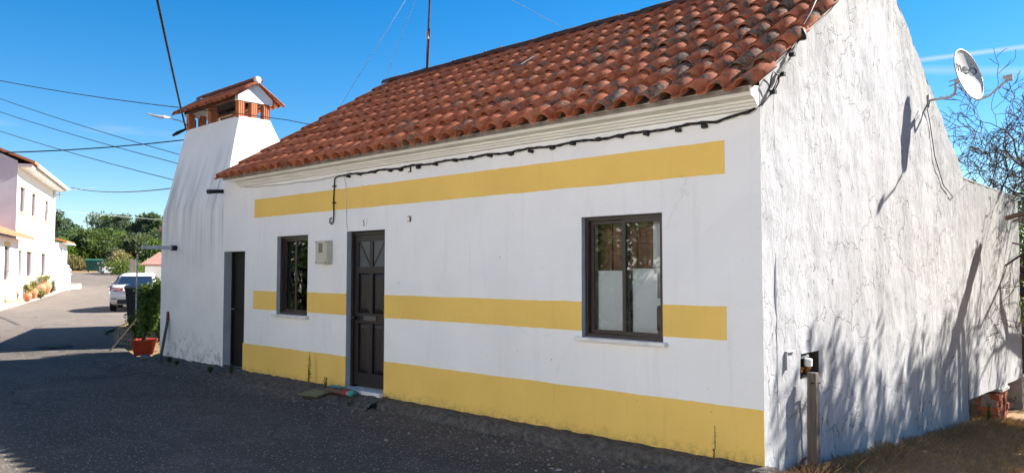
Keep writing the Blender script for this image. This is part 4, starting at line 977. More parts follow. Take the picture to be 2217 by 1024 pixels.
# bare tree behind the wing, trees out to the right that shade the gable
bare_tree((.55, 13.0, g(.55, 13.0)), 6.9, 'leafless dark tree with tangled twigs behind the white wing', 5, .8, 7, aim=(-.45, -.1), r0=.22)
bare_tree((-.9, 16.5, g(-.9, 16.5)), 6.2, 'second leafless tree further back behind the white wing', 9, .8, 6, aim=(-.2, 0), name='bare_tree')
leafy((-.8, 17.5, g(-.8, 17.5)), 4.6, 1.7, 'leaf_mid', 'green leafy tree rising just over the wing wall', 21, 3800, .13)
leafy((.75, 13.2, g(.75, 13.2)), 3.6, 1.0, 'leaf_lime', 'bright green bush at the far end of the wing', 22, 3800, .10, cat='bush', name='bush', trunk=.08)
def shade_tree(loc, h, label, seed, n, rx=.75):
    """many thin upright shoots with narrow leaves from a short trunk"""
    rnd = random.Random(seed); t = thing('sparse_tree', loc, label, 'tree'); L0 = Vector(loc); tr = G(); br = G(); lf = G(); fork = L0+Vector((0, 0, h*.36))
    tr.tube([L0-Vector((0, 0, .3)), L0+Vector((.04, .03, h*.2)), fork], [.11, .09, .08], 8)
    for i in range(n):
        a = rnd.random()*6.283; rad = rx*math.sqrt(rnd.random()); tipp = L0+Vector((math.cos(a)*rad*.8, math.sin(a)*rad*1.25, h*rnd.uniform(.66, 1.0)))
        m = fork.lerp(tipp, .5)+Vector((math.cos(a)*.12, math.sin(a)*.12, -.05)); br.tube([fork-Vector((0, 0, .06)), m, tipp], [.020, .012, .004], 4)
        for k in range(48):
            u = rnd.random()**.8; p = fork.lerp(m, u*2) if u < .5 else m.lerp(tipp, u*2-1)
            if u < .2: continue
            d = (tipp-m).normalized()+rv()*.8; leaf_quad(lf, p, d, rv(), rnd.uniform(.11, .20), .028)
    tr.build('trunk', M['bark'], t, smooth=True); br.build('shoots', M['bark'], t); lf.build('leaves', M['leaf_grey'], t); return t
for i, (x, y, h, n, lab) in enumerate(((2.15, 4.75, 4.6, 42, 'thin young willow on the dry bank closest to the lane'), (2.3, 6.3, 5.0, 42, 'second young willow on the dry bank facing the gable'), (2.2, 7.9, 4.95, 40, 'bushy young willow in the middle of the row facing the gable'), (2.35, 9.3, 5.3, 46, 'tallest bushy willow of the row facing the gable'), (2.2, 10.6, 5.1, 30, 'young willow standing opposite the wing corner'), (2.3, 12.9, 4.9, 12, 'thin last willow of the row opposite the wing'))):
    shade_tree((x, y, g(x, y)), h, lab, 31+i, int(n*2.3))

# tiled shed at the right
shd = thing('tile_shed', (1.6, 8.5, g(1.6, 8.5)), 'small shed with old brown clay tile eave beside the wing', 'shed')
SHM = Matrix.Translation((.34, 8.15, 2.37)) @ Matrix.Rotation(RAD(-78), 4, 'Z') @ Matrix.Rotation(RAD(20), 4, 'X')
ot = [tile_mesh(70+i, length=.5, pw=.21, lift=.02, hb=.05) for i in range(2)]
OTM = pm('old_brown_tile', (.24, .15, .10), (.15, .10, .075), 7, bump=.6, bscale=30)
for m_ in ot: m_.materials.clear(); m_.materials.append(OTM)
for r in range(3):
    for c in range(2, 4):
        obj('tile', ot[(r+c) % 2], None, shd, SHM @ Matrix.Translation((-.92+c*.21-.0, r*.43, r*.0+random.gauss(0, .006))) @ Matrix.Rotation(random.gauss(0, .03), 4, 'Z'))
G().box((-.48, .08, -.05), (-.08, 1.33, -.018), SHM).build('deck', M['wood'], shd)
for x, y in ((1.0, 8.32), (1.0, 8.60), (1.5, 8.42), (1.5, 8.70)): G().box((x-.04, y-.04, g(x, y)-.1), (x+.04, y+.04, 2.53 if x < 1.2 else 2.70)).build('post', M['wood'], shd)

# ------------------------------------------------------------------ things by the left corner of the house
def gp(x, y, dz=0): return (x, y, g(x, y)+dz)
px_, py_ = -13.05, .14; pz = g(px_, py_)-.0
pot = tag(G().lathe([(.17, 0), (.20, .10), (.235, .25), (.25, .27), (.255, .31), (.235, .31), (.22, .26)], (px_, py_, pz-.01), 24).build('plant_pot', M['redpot'], smooth=True), 'red plastic plant pot on the ground at the chimney corner', 'plant pot')
G().lathe([(.02, 0), (.225, .0)], (px_, py_, pz+.27), 16).build('compost', M['soil'], pot)
def shrub(loc, h, rx, mat, label, seed, n, size, stems=9, name='shrub', cat='shrub', group=None, z0=.0, ctr=(0, 0)):
    rnd = random.Random(seed); t = thing(name, loc, label, cat, group); st = G(); lf = G(); L0 = Vector(loc); tips = []
    for i in range(stems):
        a = rnd.random()*6.283; q = L0+Vector((math.cos(a)*rx*rnd.random()+ctr[0], math.sin(a)*rx*rnd.random()+ctr[1], h*rnd.uniform(.6, 1)))
        m = L0.lerp(q, .5)+Vector((rnd.gauss(0, .05), rnd.gauss(0, .05), .04)); st.tube([L0+Vector((rnd.gauss(0, .02), rnd.gauss(0, .02), z0)), m, q], [.009, .007, .003], 4); tips.append((m, q))
    for i in range(n):
        m, q = tips[i % stems]; u = rnd.random(); p = L0.lerp(m, .4+.6*u) if rnd.random() < .35 else m.lerp(q, u)
        p = p+rv()*rnd.random()*rx*.42; d = rv(); d.z = d.z*.6-.1; leaf_quad(lf, p, d, rv(), size*rnd.uniform(.6, 1.3), size*.28)
    st.build('stems', M['bark'], t); lf.build('leaves', M[mat], t); return t
shrub((px_, py_, pz+.27), 1.24, .33, 'leaf_mid', 'green leafy shrub growing from the red pot', 41, 3200, .09, 14, ctr=(.05, .2))
shrub(gp(-13.3, .62), 1.35, .30, 'leaf_dark', 'dark leafy shrub against the wall end behind the red pot', 42, 3000, .085, 13)
shrub(gp(-14.6, .7), .8, .35, 'leaf_dark', 'low dark shrub behind the plastic crate', 43, 1500, .08, 10)
tag(G().loft([[(-11.36, -.27, -.14), (-11.28, -.29, -.14), (-11.28, -.25, -.14), (-11.36, -.23, -.14)], [(-11.60, -.035, .66), (-11.52, -.055, .66), (-11.52, -.015, .66), (-11.60, .0, .66)]]).build('leaning_plank', M['greenpaint']), 'dark green plank with red top leaning on the chimney wall', 'plank')
pk = bpy.data.objects['leaning_plank']; WM[pk] = Matrix.Identity(4)
G().loft([[(-11.603, -.04, .65), (-11.515, -.06, .65), (-11.515, -.012, .65), (-11.603, .002, .65)], [(-11.65, -.012, .81), (-11.565, -.03, .81), (-11.565, .0, .81), (-11.65, .002, .81)]]).build('red_top', M['redpaint'], pk)
tag(G().tube([(-14.2, -.12, g(-14.2, -.12)-.03), (-14.15, .55, .72), (-14.12, .78, 1.0)], .018, 6).build('leaning_stick', M['bark']), 'dark wooden stick leaning against the shrubs', 'stick')
# plastic crate
cr = thing('plastic_crate', gp(-15.3, .72), 'grey plastic lattice crate behind the red pot', 'crate'); cz = g(-15.3, .72)
CM = Matrix.Translation((-15.3, .72, cz)) @ Matrix.Rotation(.3, 4, 'Z'); cmat = pm('crate_plastic', (.24, .21, .19), (.18, .16, .15), 5)
gm = G()
for k in range(6):
    x = -.25+k*.1
    for y in (-.17, .17): gm.box((x-.012, y-.008, 0), (x+.012, y+.008, .34))
for y in (-.17, .17):
    for z in (0, .11, .22, .33): gm.box((-.262, y-.0105, z), (.262, y+.0105, z+.022))
gm.xf(CM).build('lattice_side', cmat, cr)
for x in (-.25, .25):
    gm = G()
    for z in (0, .11, .22, .33): gm.box((x-.0095, -.15, z+.001), (x+.0095, .15, z+.021))
    for y in (-.07, .03, .10): gm.box((x-.007, y-.012, .01), (x+.007, y+.012, .34))
    gm.xf(CM).build('lattice_end', cmat, cr)
tag(G().lathe([(.02, 0), (.11, .015), (.14, .05), (.10, .085), (.03, .095)], (0, 0, 0), 12).xf(Matrix.Translation(gp(-12.2, -.16, .0)) @ Matrix.Diagonal((1.3, .7, .8, 1))).build('rag', M['rag'], smooth=True), 'crumpled blue grey rag on the ground by the leaning plank', 'rag')
for v in bpy.data.objects['rag'].data.vertices: v.co += Vector(v.co)*.0+Vector((0, 0, .02*noise.noise(v.co*20)))
# manhole
mh = tag(G().lathe([(.34, 0), (.34, .012), (.31, .014), (.30, .010), (.02, .010)], (-15.86, -.62, g(-15.86, -.62)+.006), 28).build('manhole_cover', pm('cast_iron', (.022, .022, .024), (.035, .033, .032), 20, bump=.6, bscale=60)), 'round dark iron manhole cover in the lane', 'manhole')
# wheelie bin
bx_, by_ = -19.1, 2.35; bz = g(bx_, by_)
wb = thing('wheelie_bin', (bx_, by_, bz), 'dark wheelie bin with grey lid in front of the parked car', 'bin'); BM = Matrix.Translation((bx_, by_, bz)) @ Matrix.Rotation(RAD(-20), 4, 'Z')
def rr4(w, d, z, y0=0): return [(-w, -d+y0, z), (w, -d+y0, z), (w, d+y0, z), (-w, d+y0, z)]
G().loft([rr4(.22, .26, .06), rr4(.25, .28, .30), rr4(.285, .34, .95), rr4(.30, .36, .96), rr4(.30, .36, 1.0)]).xf(BM).build('body', M['bin'], wb, bevel=.015)
G().loft([rr4(.305, .37, 1.0), rr4(.305, .37, 1.03), rr4(.27, .32, 1.08), rr4(.12, .2, 1.095)]).xf(BM).build('lid', M['binlid'], wb)
for s in (-1, 1): G().tube([(s*.21, .27, .1), (s*.27, .27, .1)], .1, 14).xf(BM).build('wheel', M['tyre'], wb)
G().tube([(-.22, -.40, .99), (.22, -.40, .99)], .018, 8).xf(BM).build('handle', M['bin'], wb)
tag(G().tube([gp(-15.6, .95, -.1), (-15.62, .96, 1.95)], .018, 6).build('thin_pole', M['galv']), 'thin grey upright pole beside the bin and shrubs', 'pole')

# ------------------------------------------------------------------ the parked car
def make_car():
    t = thing('parked_car', (0, 0, 0), 'white family car parked along the lane seen from behind', 'car')
    # x = forward, y = left, built at origin; stations of (x, half width at sill, belt, roof; z bottom, belt, roof)
    body = []
    st = [(-2.36, .62, .70, .45, .66), (-2.30, .80, .84, .34, .92), (-2.10, .88, .90, .26, 1.02), (-1.6, .90, .92, .22, 1.0), (-.6, .91, .925, .2, .97), (.6, .91, .92, .2, .94), (1.3, .905, .91, .2, .92), (1.9, .88, .87, .22, .82), (2.25, .78, .76, .28, .68), (2.38, .60, .58, .36, .58)]
    for x, ws, wb_, z0, zb in st:
        h = zb-z0; half = [(ws*.86, z0), (ws*.97, z0+.06), (wb_, z0+h*.35), (wb_*1.0, z0+h*.62), (wb_*.965, z0+h*.86), (wb_*.86, zb), (wb_*.4, zb+.012)]
        ringc = [(x, -y, z) for y, z in half]+[(x, y, z) for y, z in half[::-1]]; body.append(ringc)
    G().loft(body).build('body', M['carpaint'], t, smooth=True)
    cab_ = []
    for x, wl, wu, zl, zu in ((-2.02, .74, .66, .97, 1.03), (-1.45, .80, .60, .95, 1.36), (-.9, .82, .59, .94, 1.455), (.0, .82, .59, .93, 1.47), (.5, .81, .58, .92, 1.40), (1.35, .78, .66, .90, .96)):
        half = [(wl, zl-.02), (wl*.985, zl+.05), (wu+.03, zu-.05), (wu*.85, zu), (wu*.4, zu+.012)]
        cab_.append([(x, -y, z) for y, z in half]+[(x, y, z) for y, z in half[::-1]])
    G().loft(cab_).build('greenhouse', M['carpaint'], t, smooth=True)
    G().add([(-2.05, -.62, 1.035), (-2.05, .62, 1.035), (-1.50, .545, 1.352), (-1.50, -.545, 1.352)], [(0, 3, 2, 1)]).build('rear_window', M['carglass'], t)
    for s in (-1, 1):
        G().add([(-1.55, s*.815, 1.02), (-.35, s*.828, 1.01), (-.35, s*.645, 1.40), (-1.2, s*.655, 1.37)], [(0, 1, 2, 3)]).build('side_window', M['carglass'], t)
        G().add([(-.25, s*.828, 1.01), (.75, s*.815, 1.0), (.42, s*.66, 1.34), (-.25, s*.645, 1.40)], [(0, 1, 2, 3)]).build('side_window', M['carglass'], t)
        tl = G().loft([[(-2.335, s*.42, .80), (-2.335, s*.42, .90), (-2.28, s*.42, .90), (-2.28, s*.42, .80)], [(-2.345, s*.70, .77), (-2.33, s*.70, .92), (-2.25, s*.70, .92), (-2.25, s*.70, .77)], [(-2.22, s*.885, .80), (-2.18, s*.87, .93), (-2.12, s*.85, .93), (-2.12, s*.85, .80)], [(-2.0, s*.918, .86), (-2.0, s*.915, .93), (-1.95, s*.88, .93), (-1.95, s*.88, .86)]]).build('tail_light', M['taillight'], t)
        G().box((-2.352, min(s*.5, s*.74), .825), (-2.33, max(s*.5, s*.74), .865)).build('lens', M['lensclear'], tl)
        G().box((.35, min(s*.88, s*1.06), .98), (.50, max(s*.88, s*1.06), 1.10)).build('mirror', M['carpaint'], t, bevel=.02)
        for x in (-1.42, 1.42):
            Mw = Matrix.Translation((x, s*.80, .325)) @ Matrix.Rotation(RAD(90), 4, 'X')
            wh = G().lathe([(.20, -.11), (.30, -.11), (.325, -.08), (.325, .08), (.30, .11), (.20, .11)], n=22).xf(Mw).build('wheel', M['tyre'], t, smooth=True)
            G().lathe([(.02, -.125), (.19, -.12), (.21, -.10), (.21, .10), (.19, .12), (.02, .125)], n=12).xf(Mw).build('rim', M['metal'], wh)
    G().box((-2.395, -.60, .30), (-2.25, .60, .47)).build('bumper_insert', M['black'], t, bevel=.03)
    G().box((-2.375, -.26, .66), (-2.34, .26, .765)).build('number_plate', M['plate'], t)
    G().box((-2.385, -.55, .785), (-2.33, .55, .80)).build('chrome_strip', M['metal'], t)
    for s in (-1, 1): G().box((-2.40, min(s*.62, s*.80), .48), (-2.28, max(s*.62, s*.80), .51)).build('reflector', M['black'], t)
    return t
car = make_car()
cp = Vector((-30.0, 6.55, 0)); car.location = (cp.x, cp.y, g(cp.x, cp.y)); car.rotation_euler = (0, 0, math.pi-RAD(24.5))

# ------------------------------------------------------------------ neighbour house behind the chimney
NB = thing('low_neighbour_house', (-17.2, 4.6, 0), 'low white neighbour house with brown tile eave hidden behind the chimney', 'house')
NM = Matrix(((-DR.x, NR.x, 0, -20.6), (-DR.y, NR.y, 0, 3.58), (0, 0, 1, 0), (0, 0, 0, 1)))     # local x towards the chimney, y away from the lane
G().box((.15, .35, -.2), (6.9, 5.4, 2.50)).xf(NM).build('wall', M['white'], NB)
V = [(0, 0, 2.42), (7.1, 0, 2.42), (7.1, 2.9, 3.7), (0, 2.9, 3.7), (0, 5.7, 2.42), (7.1, 5.7, 2.42)]
G().add(V+[(x, y, z+.1) for x, y, z in V], [(6, 7, 8, 9), (9, 8, 11, 10), (0, 3, 2, 1), (3, 4, 5, 2), (0, 1, 7, 6), (4, 10, 11, 5), (0, 6, 9, 3), (3, 9, 10, 4), (1, 2, 8, 7), (2, 5, 11, 8)]).xf(NM).build('roof', M['pinkroof'], NB)

# ------------------------------------------------------------------ white houses across the lane
P0 = Vector((-41.33, 4.92, 0))
def LH(L, n, z): p = P0+DR*L+NR*n; return Vector((p.x, p.y, z))
FR = Matrix(((DR.x, NR.x, 0, P0.x), (DR.y, NR.y, 0, P0.y), (0, 0, 1, 0), (0, 0, 0, 1)))      # local x along front, y towards the lane
def lwall(x0, x1, y0, y1, z0, z1, holes, mat, parent, name='wall'):
    gm = G(); X = sorted(set([x0, x1]+[v for h in holes for v in h[:2]])); Z = sorted(set([z0, z1]+[v for h in holes for v in h[2:]]))
    for a, b in zip(X, X[1:]):
        for c, d in zip(Z, Z[1:]):
            if any(h[0] < (a+b)/2 < h[1] and h[2] < (c+d)/2 < h[3] for h in holes): continue
            gm.add([(a, y1, c), (b, y1, c), (b, y1, d), (a, y1, d)], [(3, 2, 1, 0)])
    for a, b, c, d in holes:
        for q in ([(a, y1, c), (a, y1, d), (a, y1-.2, d), (a, y1-.2, c)], [(b, y1, c), (b, y1, d), (b, y1-.2, d), (b, y1-.2, c)], [(a, y1, d), (b, y1, d), (b, y1-.2, d), (a, y1-.2, d)], [(a, y1, c), (b, y1, c), (b, y1-.2, c), (a, y1-.2, c)], [(a, y1-.2, c), (b, y1-.2, c), (b, y1-.2, d), (a, y1-.2, d)]): gm.add(q, [(0, 1, 2, 3)])
    gm.add([(x0, y0, z0), (x0, y1, z0), (x0, y1, z1), (x0, y0, z1), (x1, y0, z0), (x1, y1, z0), (x1, y1, z1), (x1, y0, z1)], [(0, 1, 2, 3), (7, 6, 5, 4), (0, 3, 7, 4)])
    return gm.xf(FR).build(name, mat, parent)
def shut_window(h, y, parent, lintel=True, openp=False):
    a, b, c, d = h; fr = G(); w = (b-a)
    fr.box((a, y-.19, c), (a+.07, y-.10, d)); fr.box((b-.07, y-.19, c), (b, y-.10, d)); fr.box((a+.07, y-.19, d-.07), (b-.07, y-.10, d)); fr.box((a+.07, y-.19, c), (b-.07, y-.10, c+.05))
    wn = fr.xf(FR).build('window', M['shutter'], parent); m = (a+b)/2
    for x0, x1 in ((a+.07, m-.005), (m+.005, b-.07)):
        gm = G(); zz = c+.06
        while zz < d-.1:
            gm.box((x0+.03, y-.15, zz), (x1-.03, y-.11, zz+.035)); zz += .055
        gm.box((x0, y-.155, c+.05), (x0+.03, y-.105, d-.07)); gm.box((x1-.03, y-.155, c+.05), (x1, y-.105, d-.07))
        gm.xf(FR).build('shutter', M['shutter'], wn)
    G().box((a-.1, y-.02, c-.09), (b+.1, y+.06, c-.01)).xf(FR).build('sill', M['trim'], wn)
    if lintel: G().box((a-.06, y-.002, d+.005), (b+.06, y+.02, d+.20)).xf(FR).build('lintel', M['trim'], wn)
TS = thing('two_storey_house', LH(6.5, -3, .15), 'two storey white house with brown shutters and ochre trim', 'house')
up = [(.9, 2.35, 4.62, 5.90), (4.5, 5.85, 4.62, 5.90), (9.4, 10.7, 4.62, 5.90)]; dn = [(.55, 1.9, 1.28, 2.62), (3.35, 5.1, 1.28, 2.62), (8.5, 10.2, 1.28, 2.62)]; arch = (6.35, 7.35, .2, 2.75)
lwall(0, 13, -6.5, 0, 0, 7.0, up+dn+[arch], M['white'], TS)
for h in up+dn: shut_window(h, 0, TS)
# gable with its shade painted in, and roof
G().add([FR @ Vector(p) for p in ((-.004, .0, 0), (-.004, -6.5, 0), (-.004, -6.5, 7.0), (-.004, -3.25, 8.6), (-.004, 0, 7.1))], [(0, 1, 2, 3, 4)]).build('gable', M['shade_plaster'], TS)
V = [(-.1, .75, 6.98), (13.4, .75, 6.98), (13.4, -3.25, 8.55), (-.1, -3.25, 8.55), (-.1, -7.1, 6.98), (13.4, -7.1, 6.98)]
G().add(V+[(x, y, z+.13) for x, y, z in V], [(6, 9, 8, 7), (9, 10, 11, 8), (0, 1, 2, 3), (3, 2, 5, 4), (0, 6, 7, 1), (4, 5, 11, 10), (0, 3, 9, 6), (3, 4, 10, 9), (1, 7, 8, 2), (2, 8, 11, 5)]).xf(FR).build('roof', M['farroof'], TS)
G().box((.02, .0, 6.80), (13.2, .62, 6.97)).xf(FR).build('eave', M['marble'], TS); G().box((.9, .70, 6.92), (13.45, .82, 7.06)).xf(FR).build('gutter', M['marble'], TS)
G().box((0.01, 0.0, 3.52), (12.99, .02, 3.66)).xf(FR).build('string_course', M['trim'], TS)
G().tube([FR @ Vector((12.75, .08, z)) for z in (.15, 6.9)], .06, 8).build('downpipe', M['marble'], TS)
gm = G(); V = []; a, b, c, d = arch
V = [(a+.12, -.12, c), (b-.12, -.12, c)]+[((a+b)/2+.38*math.cos(t), -.12, 2.25+.38*math.sin(t)) for t in [math.pi*i/10 for i in range(11)]]
gm.add(V+[(x, y-.06, z) for x, y, z in V], [tuple(range(13)), tuple(range(25, 12, -1))]+[(i, (i+1) % 13, 13+(i+1) % 13, 13+i) for i in range(13)]).xf(FR).build('arched_door', pm('pale_door', (.55, .47, .46)), TS)
bk_ = thing('eave_bracket', LH(13.1, .4, 6.6), 'small metal cable bracket under the two storey house eave', 'bracket')
G().box((12.9, .05, 6.55), (12.95, .6, 6.6)).xf(FR).build('bar', M['galv'], bk_); G().box((12.9, .3, 6.25), (12.95, .35, 6.75)).xf(FR).build('bar', M['galv'], bk_); G().tube([FR @ Vector(p) for p in ((12.9, .6, 6.9), (13.4, 1.6, 7.05), (13.6, 2.4, 7.2))], .02, 5).build('aerial', M['galv'], bk_)
AN = thing('low_annex', LH(-5, -2, .15), 'low white annex with tiled eave joined to the two storey house', 'house')
aw = (-3.6, -2.35, 1.15, 2.72)
lwall(-10, -.02, -5, .15, 0, 3.15, [aw], M['white'], AN); shut_window(aw, .15, AN)
G().box((-10, .15, .1), (-.02, .17, .78)).xf(FR).build('plinth', M['trim'], AN)
V = [(-10.2, .75, 3.12), (.35, .75, 3.12), (-.02, -2.5, 4.35), (-10.2, -2.5, 4.35)]
G().add(V+[(x, y, z+.14) for x, y, z in V], [(7, 6, 5, 4), (0, 1, 2, 3), (0, 4, 5, 1), (1, 5, 6, 2), (2, 6, 7, 3), (3, 7, 4, 0)]).xf(FR).build('roof', M['farroof'], AN)
FA = thing('far_annex', LH(16, -2, .3), 'small white extension with tiled roof beyond the two storey house', 'house')
fwn = [(13.9, 14.9, 1.45, 3.1), (16.0, 16.8, 1.45, 3.1)]
lwall(13.02, 17.6, -4, .35, 0, 3.45, fwn, M['white'], FA)
for h in fwn: shut_window(h, .35, FA, False)
V = [(13.03, .8, 3.45), (17.8, .8, 3.45), (17.8, -2.2, 4.3), (13.03, -2.2, 4.3)]
G().add(V+[(x, y, z+.13) for x, y, z in V], [(7, 6, 5, 4), (0, 1, 2, 3), (0, 4, 5, 1), (1, 5, 6, 2), (2, 6, 7, 3), (3, 7, 4, 0)]).xf(FR).build('roof', M['farroof'], FA)
G().box((13.5, .36, 3.40), (17.9, .86, 3.448)).xf(FR).build('eave', M['marble'], FA)
def added_opp_house(x0, x1, y1, z1, wins, dr_, label):  # unseen houses added so their sunlit walls bounce light onto the facade
    o = thing('added_opposite_house', LH((x0+x1)/2, y1-3, -.2), label, 'house')
    lwall(x0, x1, y1-6, y1, -.6, z1, wins+[dr_], M['white'], o)
    for h in wins: shut_window(h, y1, o)
    G().box((dr_[0]+.05, y1-.15, dr_[2]), (dr_[1]-.05, y1-.1, dr_[3]-.02)).xf(FR).build('door', M['shutter'], o)
    V = [(x0-.3, y1+.4, z1), (x1+.3, y1+.4, z1), (x1+.3, y1-3, z1+1.5), (x0-.3, y1-3, z1+1.5), (x0-.3, y1-6.5, z1), (x1+.3, y1-6.5, z1)]
    G().add(V+[(x, y, z+.12) for x, y, z in V], [(6, 9, 8, 7), (9, 10, 11, 8), (0, 1, 2, 3), (3, 2, 5, 4), (0, 6, 7, 1), (4, 5, 11, 10), (0, 3, 9, 6), (3, 4, 10, 9), (1, 7, 8, 2), (2, 8, 11, 5)]).xf(FR).build('roof', M['farroof'], o)
added_opp_house(-56, -38.6, 0, 6.3, [(-53, -51.8, .8, 2.0), (-43.2, -42, .8, 2.0), (-53, -51.8, 3.8, 5.0), (-48, -46.8, 3.8, 5.0), (-43.2, -42, 3.8, 5.0)], (-48, -46.9, -.15, 2.0), 'tall unseen white house added across the lane to bounce light')
added_opp_house(-36.5, -23, -5, 6.0, [(-34, -32.8, 3.6, 4.8), (-27, -25.8, 3.6, 4.8)], (-31, -30, -.1, 2.0), 'unseen white house added behind the trees across the lane to bounce light')
# white garden wall with pillar
gwz = .42
GW = thing('garden_wall', LH(12, 1.2, .3), 'stepped white garden wall with finial pillar', 'garden wall')
gm = G(); gm.box((10.2, .75, .2), (14.0, .95, .85)); gm.box((9.0, .75, .2), (10.2, .95, .55)); gm.box((12.0, .95, .2), (14.2, 1.6, .62)); gm.xf(FR).build('low_wall', M['white'], GW)
G().box((10.75, .98, .2), (11.05, 1.28, 1.35)).xf(FR).build('pillar', M['white'], GW)
G().lathe([(.24, 0), (.24, .05), (.12, .08), (.10, .14), (.19, .24), (.20, .32), (.10, .42), (.05, .48), (.09, .55), (.02, .62)], FR @ Vector((10.9, 1.13, 1.35)), 14).build('finial', M['white'], GW, smooth=True)
# pots on the pavement
def amphora(L, n, s, label, plant, seed, z=None):
    p = LH(L, n, 0); z = g(p.x, p.y)+.06
    o = tag(G().lathe([(.13*s, 0), (.18*s, .06*s), (.30*s, .32*s), (.32*s, .46*s), (.25*s, .62*s), (.17*s, .68*s), (.19*s, .72*s), (.23*s, .74*s), (.19*s, .745*s), (.15*s, .70*s)], (p.x, p.y, z), 18).build('terracotta_pot', M['terracotta'], smooth=True), label, 'plant pot', 'terracotta pots along the pavement')
    shrub((p.x, p.y, z+.66*s), .42, .30, 'yellowleaf', plant, seed, 320, .11, 9, 'pot_plant', 'plant', 'plants in terracotta pots')
amphora(2.6, .75, .95, 'bulging terracotta pot between plant stand and far pot', 'yellow green plant in the terracotta pot next to the plant stand', 51)
amphora(4.6, .75, 1.0, 'bulging terracotta pot closest to the garden wall', 'yellow green plant in the terracotta pot closest to the garden wall', 52)
amphora(-.3, .85, .72, 'smaller terracotta pot beside the yellow plinth corner', 'pale sprawling plant in the smaller terracotta pot', 53)
amphora(-3.3, 1.05, .6, 'lone terracotta pot in front of the yellow annex plinth', 'yellow green plant in the lone terracotta pot by the annex', 54)
ps = thing('plant_stand', LH(1.2, .8, .2), 'thin metal plant stand between the terracotta pots', 'plant stand'); p = LH(1.2, .8, 0); z = g(p.x, p.y)+.05
for dx, dy in ((-.2, -.12), (.2, -.12), (-.2, .12), (.2, .12)): G().tube([(p.x+dx, p.y+dy, z), (p.x+dx, p.y+dy, z+1.0)], .015, 5).build('leg', M['metal'], ps)
for zz in (.35, .75): G().box((p.x-.24, p.y-.15, z+zz), (p.x+.24, p.y+.15, z+zz+.02)).build('shelf', M['metal'], ps)
q = LH(.6, 1.05, 0); shrub((q.x, q.y, g(q.x, q.y)+.03), .45, .4, 'yellowleaf', 'sprawling pale plant at the foot of the plant stand', 56, 420, .11, 10)
q = LH(6.3, .8, 0); shrub((q.x, q.y, g(q.x, q.y)+.03), .75, .35, 'leaf_grey', 'upright grey green plant between the last pot and garden wall', 57, 420, .12, 10)

# ------------------------------------------------------------------ far end of the lane
def D(px, py, d):
    RGT = Vector((math.sin(YAW), math.cos(YAW), 0)); UPV = RGT.cross(FWD); return cam.location+(FWD+RGT*(px-1108.5)/1650-UPV*(py-512)/1650)*d
VD = (FWD*1.0); va = math.atan2(.354, -.935)
FM = lambda p, a=0: Matrix.Translation((p.x, p.y, g(p.x, p.y))) @ Matrix.Rotation(va-math.pi/2+a, 4, 'Z')   # local -y faces the camera side
p = D(204, 589, 79.5); DM = FM(p); ds = thing('dumpster', (p.x, p.y, g(p.x, p.y)), 'large green waste container at the end of the lane', 'dumpster')
G().loft([rr4(.68, .42, .14), rr4(.80, .52, 1.15), rr4(.84, .56, 1.16), rr4(.84, .56, 1.22)]).xf(DM).build('body', M['dumpster'], ds)
G().loft([rr4(.85, .57, 1.22), rr4(.85, .57, 1.26), rr4(.74, .42, 1.36)]).xf(DM).build('lid', M['dumpster'], ds)
for sx in (-1, 1):
    for sy in (-1, 1): G().tube([(sx*.55-.04, sy*.36, .08), (sx*.55+.04, sy*.36, .08)], .08, 10).xf(DM).build('wheel', M['tyre'], ds)
    G().box((sx*.86-.04, -.1, .9), (sx*.86+.04, .1, 1.0)).xf(DM).build('lift_pin', M['metal'], ds)
G().box((.30, -.528, .85), (.48, -.49, 1.02)).xf(DM).build('sticker', M['plate'], ds)
p = D(234, 590, 78); DM = FM(p, .5); fr_ = tag(G().box((-.75, -.35, .03), (.6, .35, .55)).xf(DM).build('dumped_freezer', M['white'], bevel=.03), 'white chest freezer dumped beside the waste container', 'freezer')
WM[fr_] = Matrix.Identity(4); G().box((.2, -.372, .05), (.55, -.355, .28)).xf(DM).build('grille', M['black'], fr_); G().box((-.76, -.36, .55), (.61, .36, .61)).xf(DM).build('lid', M['white'], fr_)
p = D(249, 590, 77.5); tag(G().box((-.28, -.2, 0), (.28, .2, .42)).xf(FM(p, .2)).build('cardboard_box', pm('cardboard', (.33, .22, .14)), bevel=.01), 'brown cardboard box beside the dumped freezer', 'box')
for px, d, lab in ((283, 64, 'pale concrete post by the far field, further from the small house'), (290, 60, 'pale concrete post by the far field, closer to the small house')):
    p = D(px, 590, d); z = g(p.x, p.y); po_ = tag(G().box((-.11, -.09, -.1), (.11, .09, 1.75)).xf(FM(p)).build('concrete_post', M['sidewalk'], bevel=.015), lab, 'post', 'concrete posts by the field')
p = D(376, 588, 56); SMH = FM(p, -.55); fh = thing('small_white_house', (p.x, p.y, g(p.x, p.y)), 'small white cottage with faded pink tile roof in the distance', 'cottage')
V = [(-.9, -2.2, -.3), (4.5, -2.2, -.3), (4.5, 2.2, -.3), (-.9, 2.2, -.3), (-.9, -2.2, 1.55), (4.5, -2.2, 1.55), (4.5, 2.2, 1.55), (-.9, 2.2, 1.55), (-.9, 0, 2.35), (4.5, 0, 2.35)]
G().add(V, [(0, 1, 5, 4), (1, 2, 6, 9, 5), (2, 3, 7, 6), (3, 0, 4, 8, 7)]).xf(SMH).build('wall', M['white'], fh)
V = [(-1.15, -2.45, 1.45), (4.7, -2.45, 1.45), (4.7, 0, 2.37), (-1.15, 0, 2.37), (-1.15, 2.45, 1.45), (4.7, 2.45, 1.45)]
G().add(V+[(x, y, z+.1) for x, y, z in V], [(6, 7, 8, 9), (9, 8, 11, 10), (0, 3, 2, 1), (3, 4, 5, 2), (0, 1, 7, 6), (4, 10, 11, 5), (0, 6, 9, 3), (3, 9, 10, 4), (1, 2, 8, 7), (2, 5, 11, 8)]).xf(SMH).build('roof', M['pinkroof'], fh)
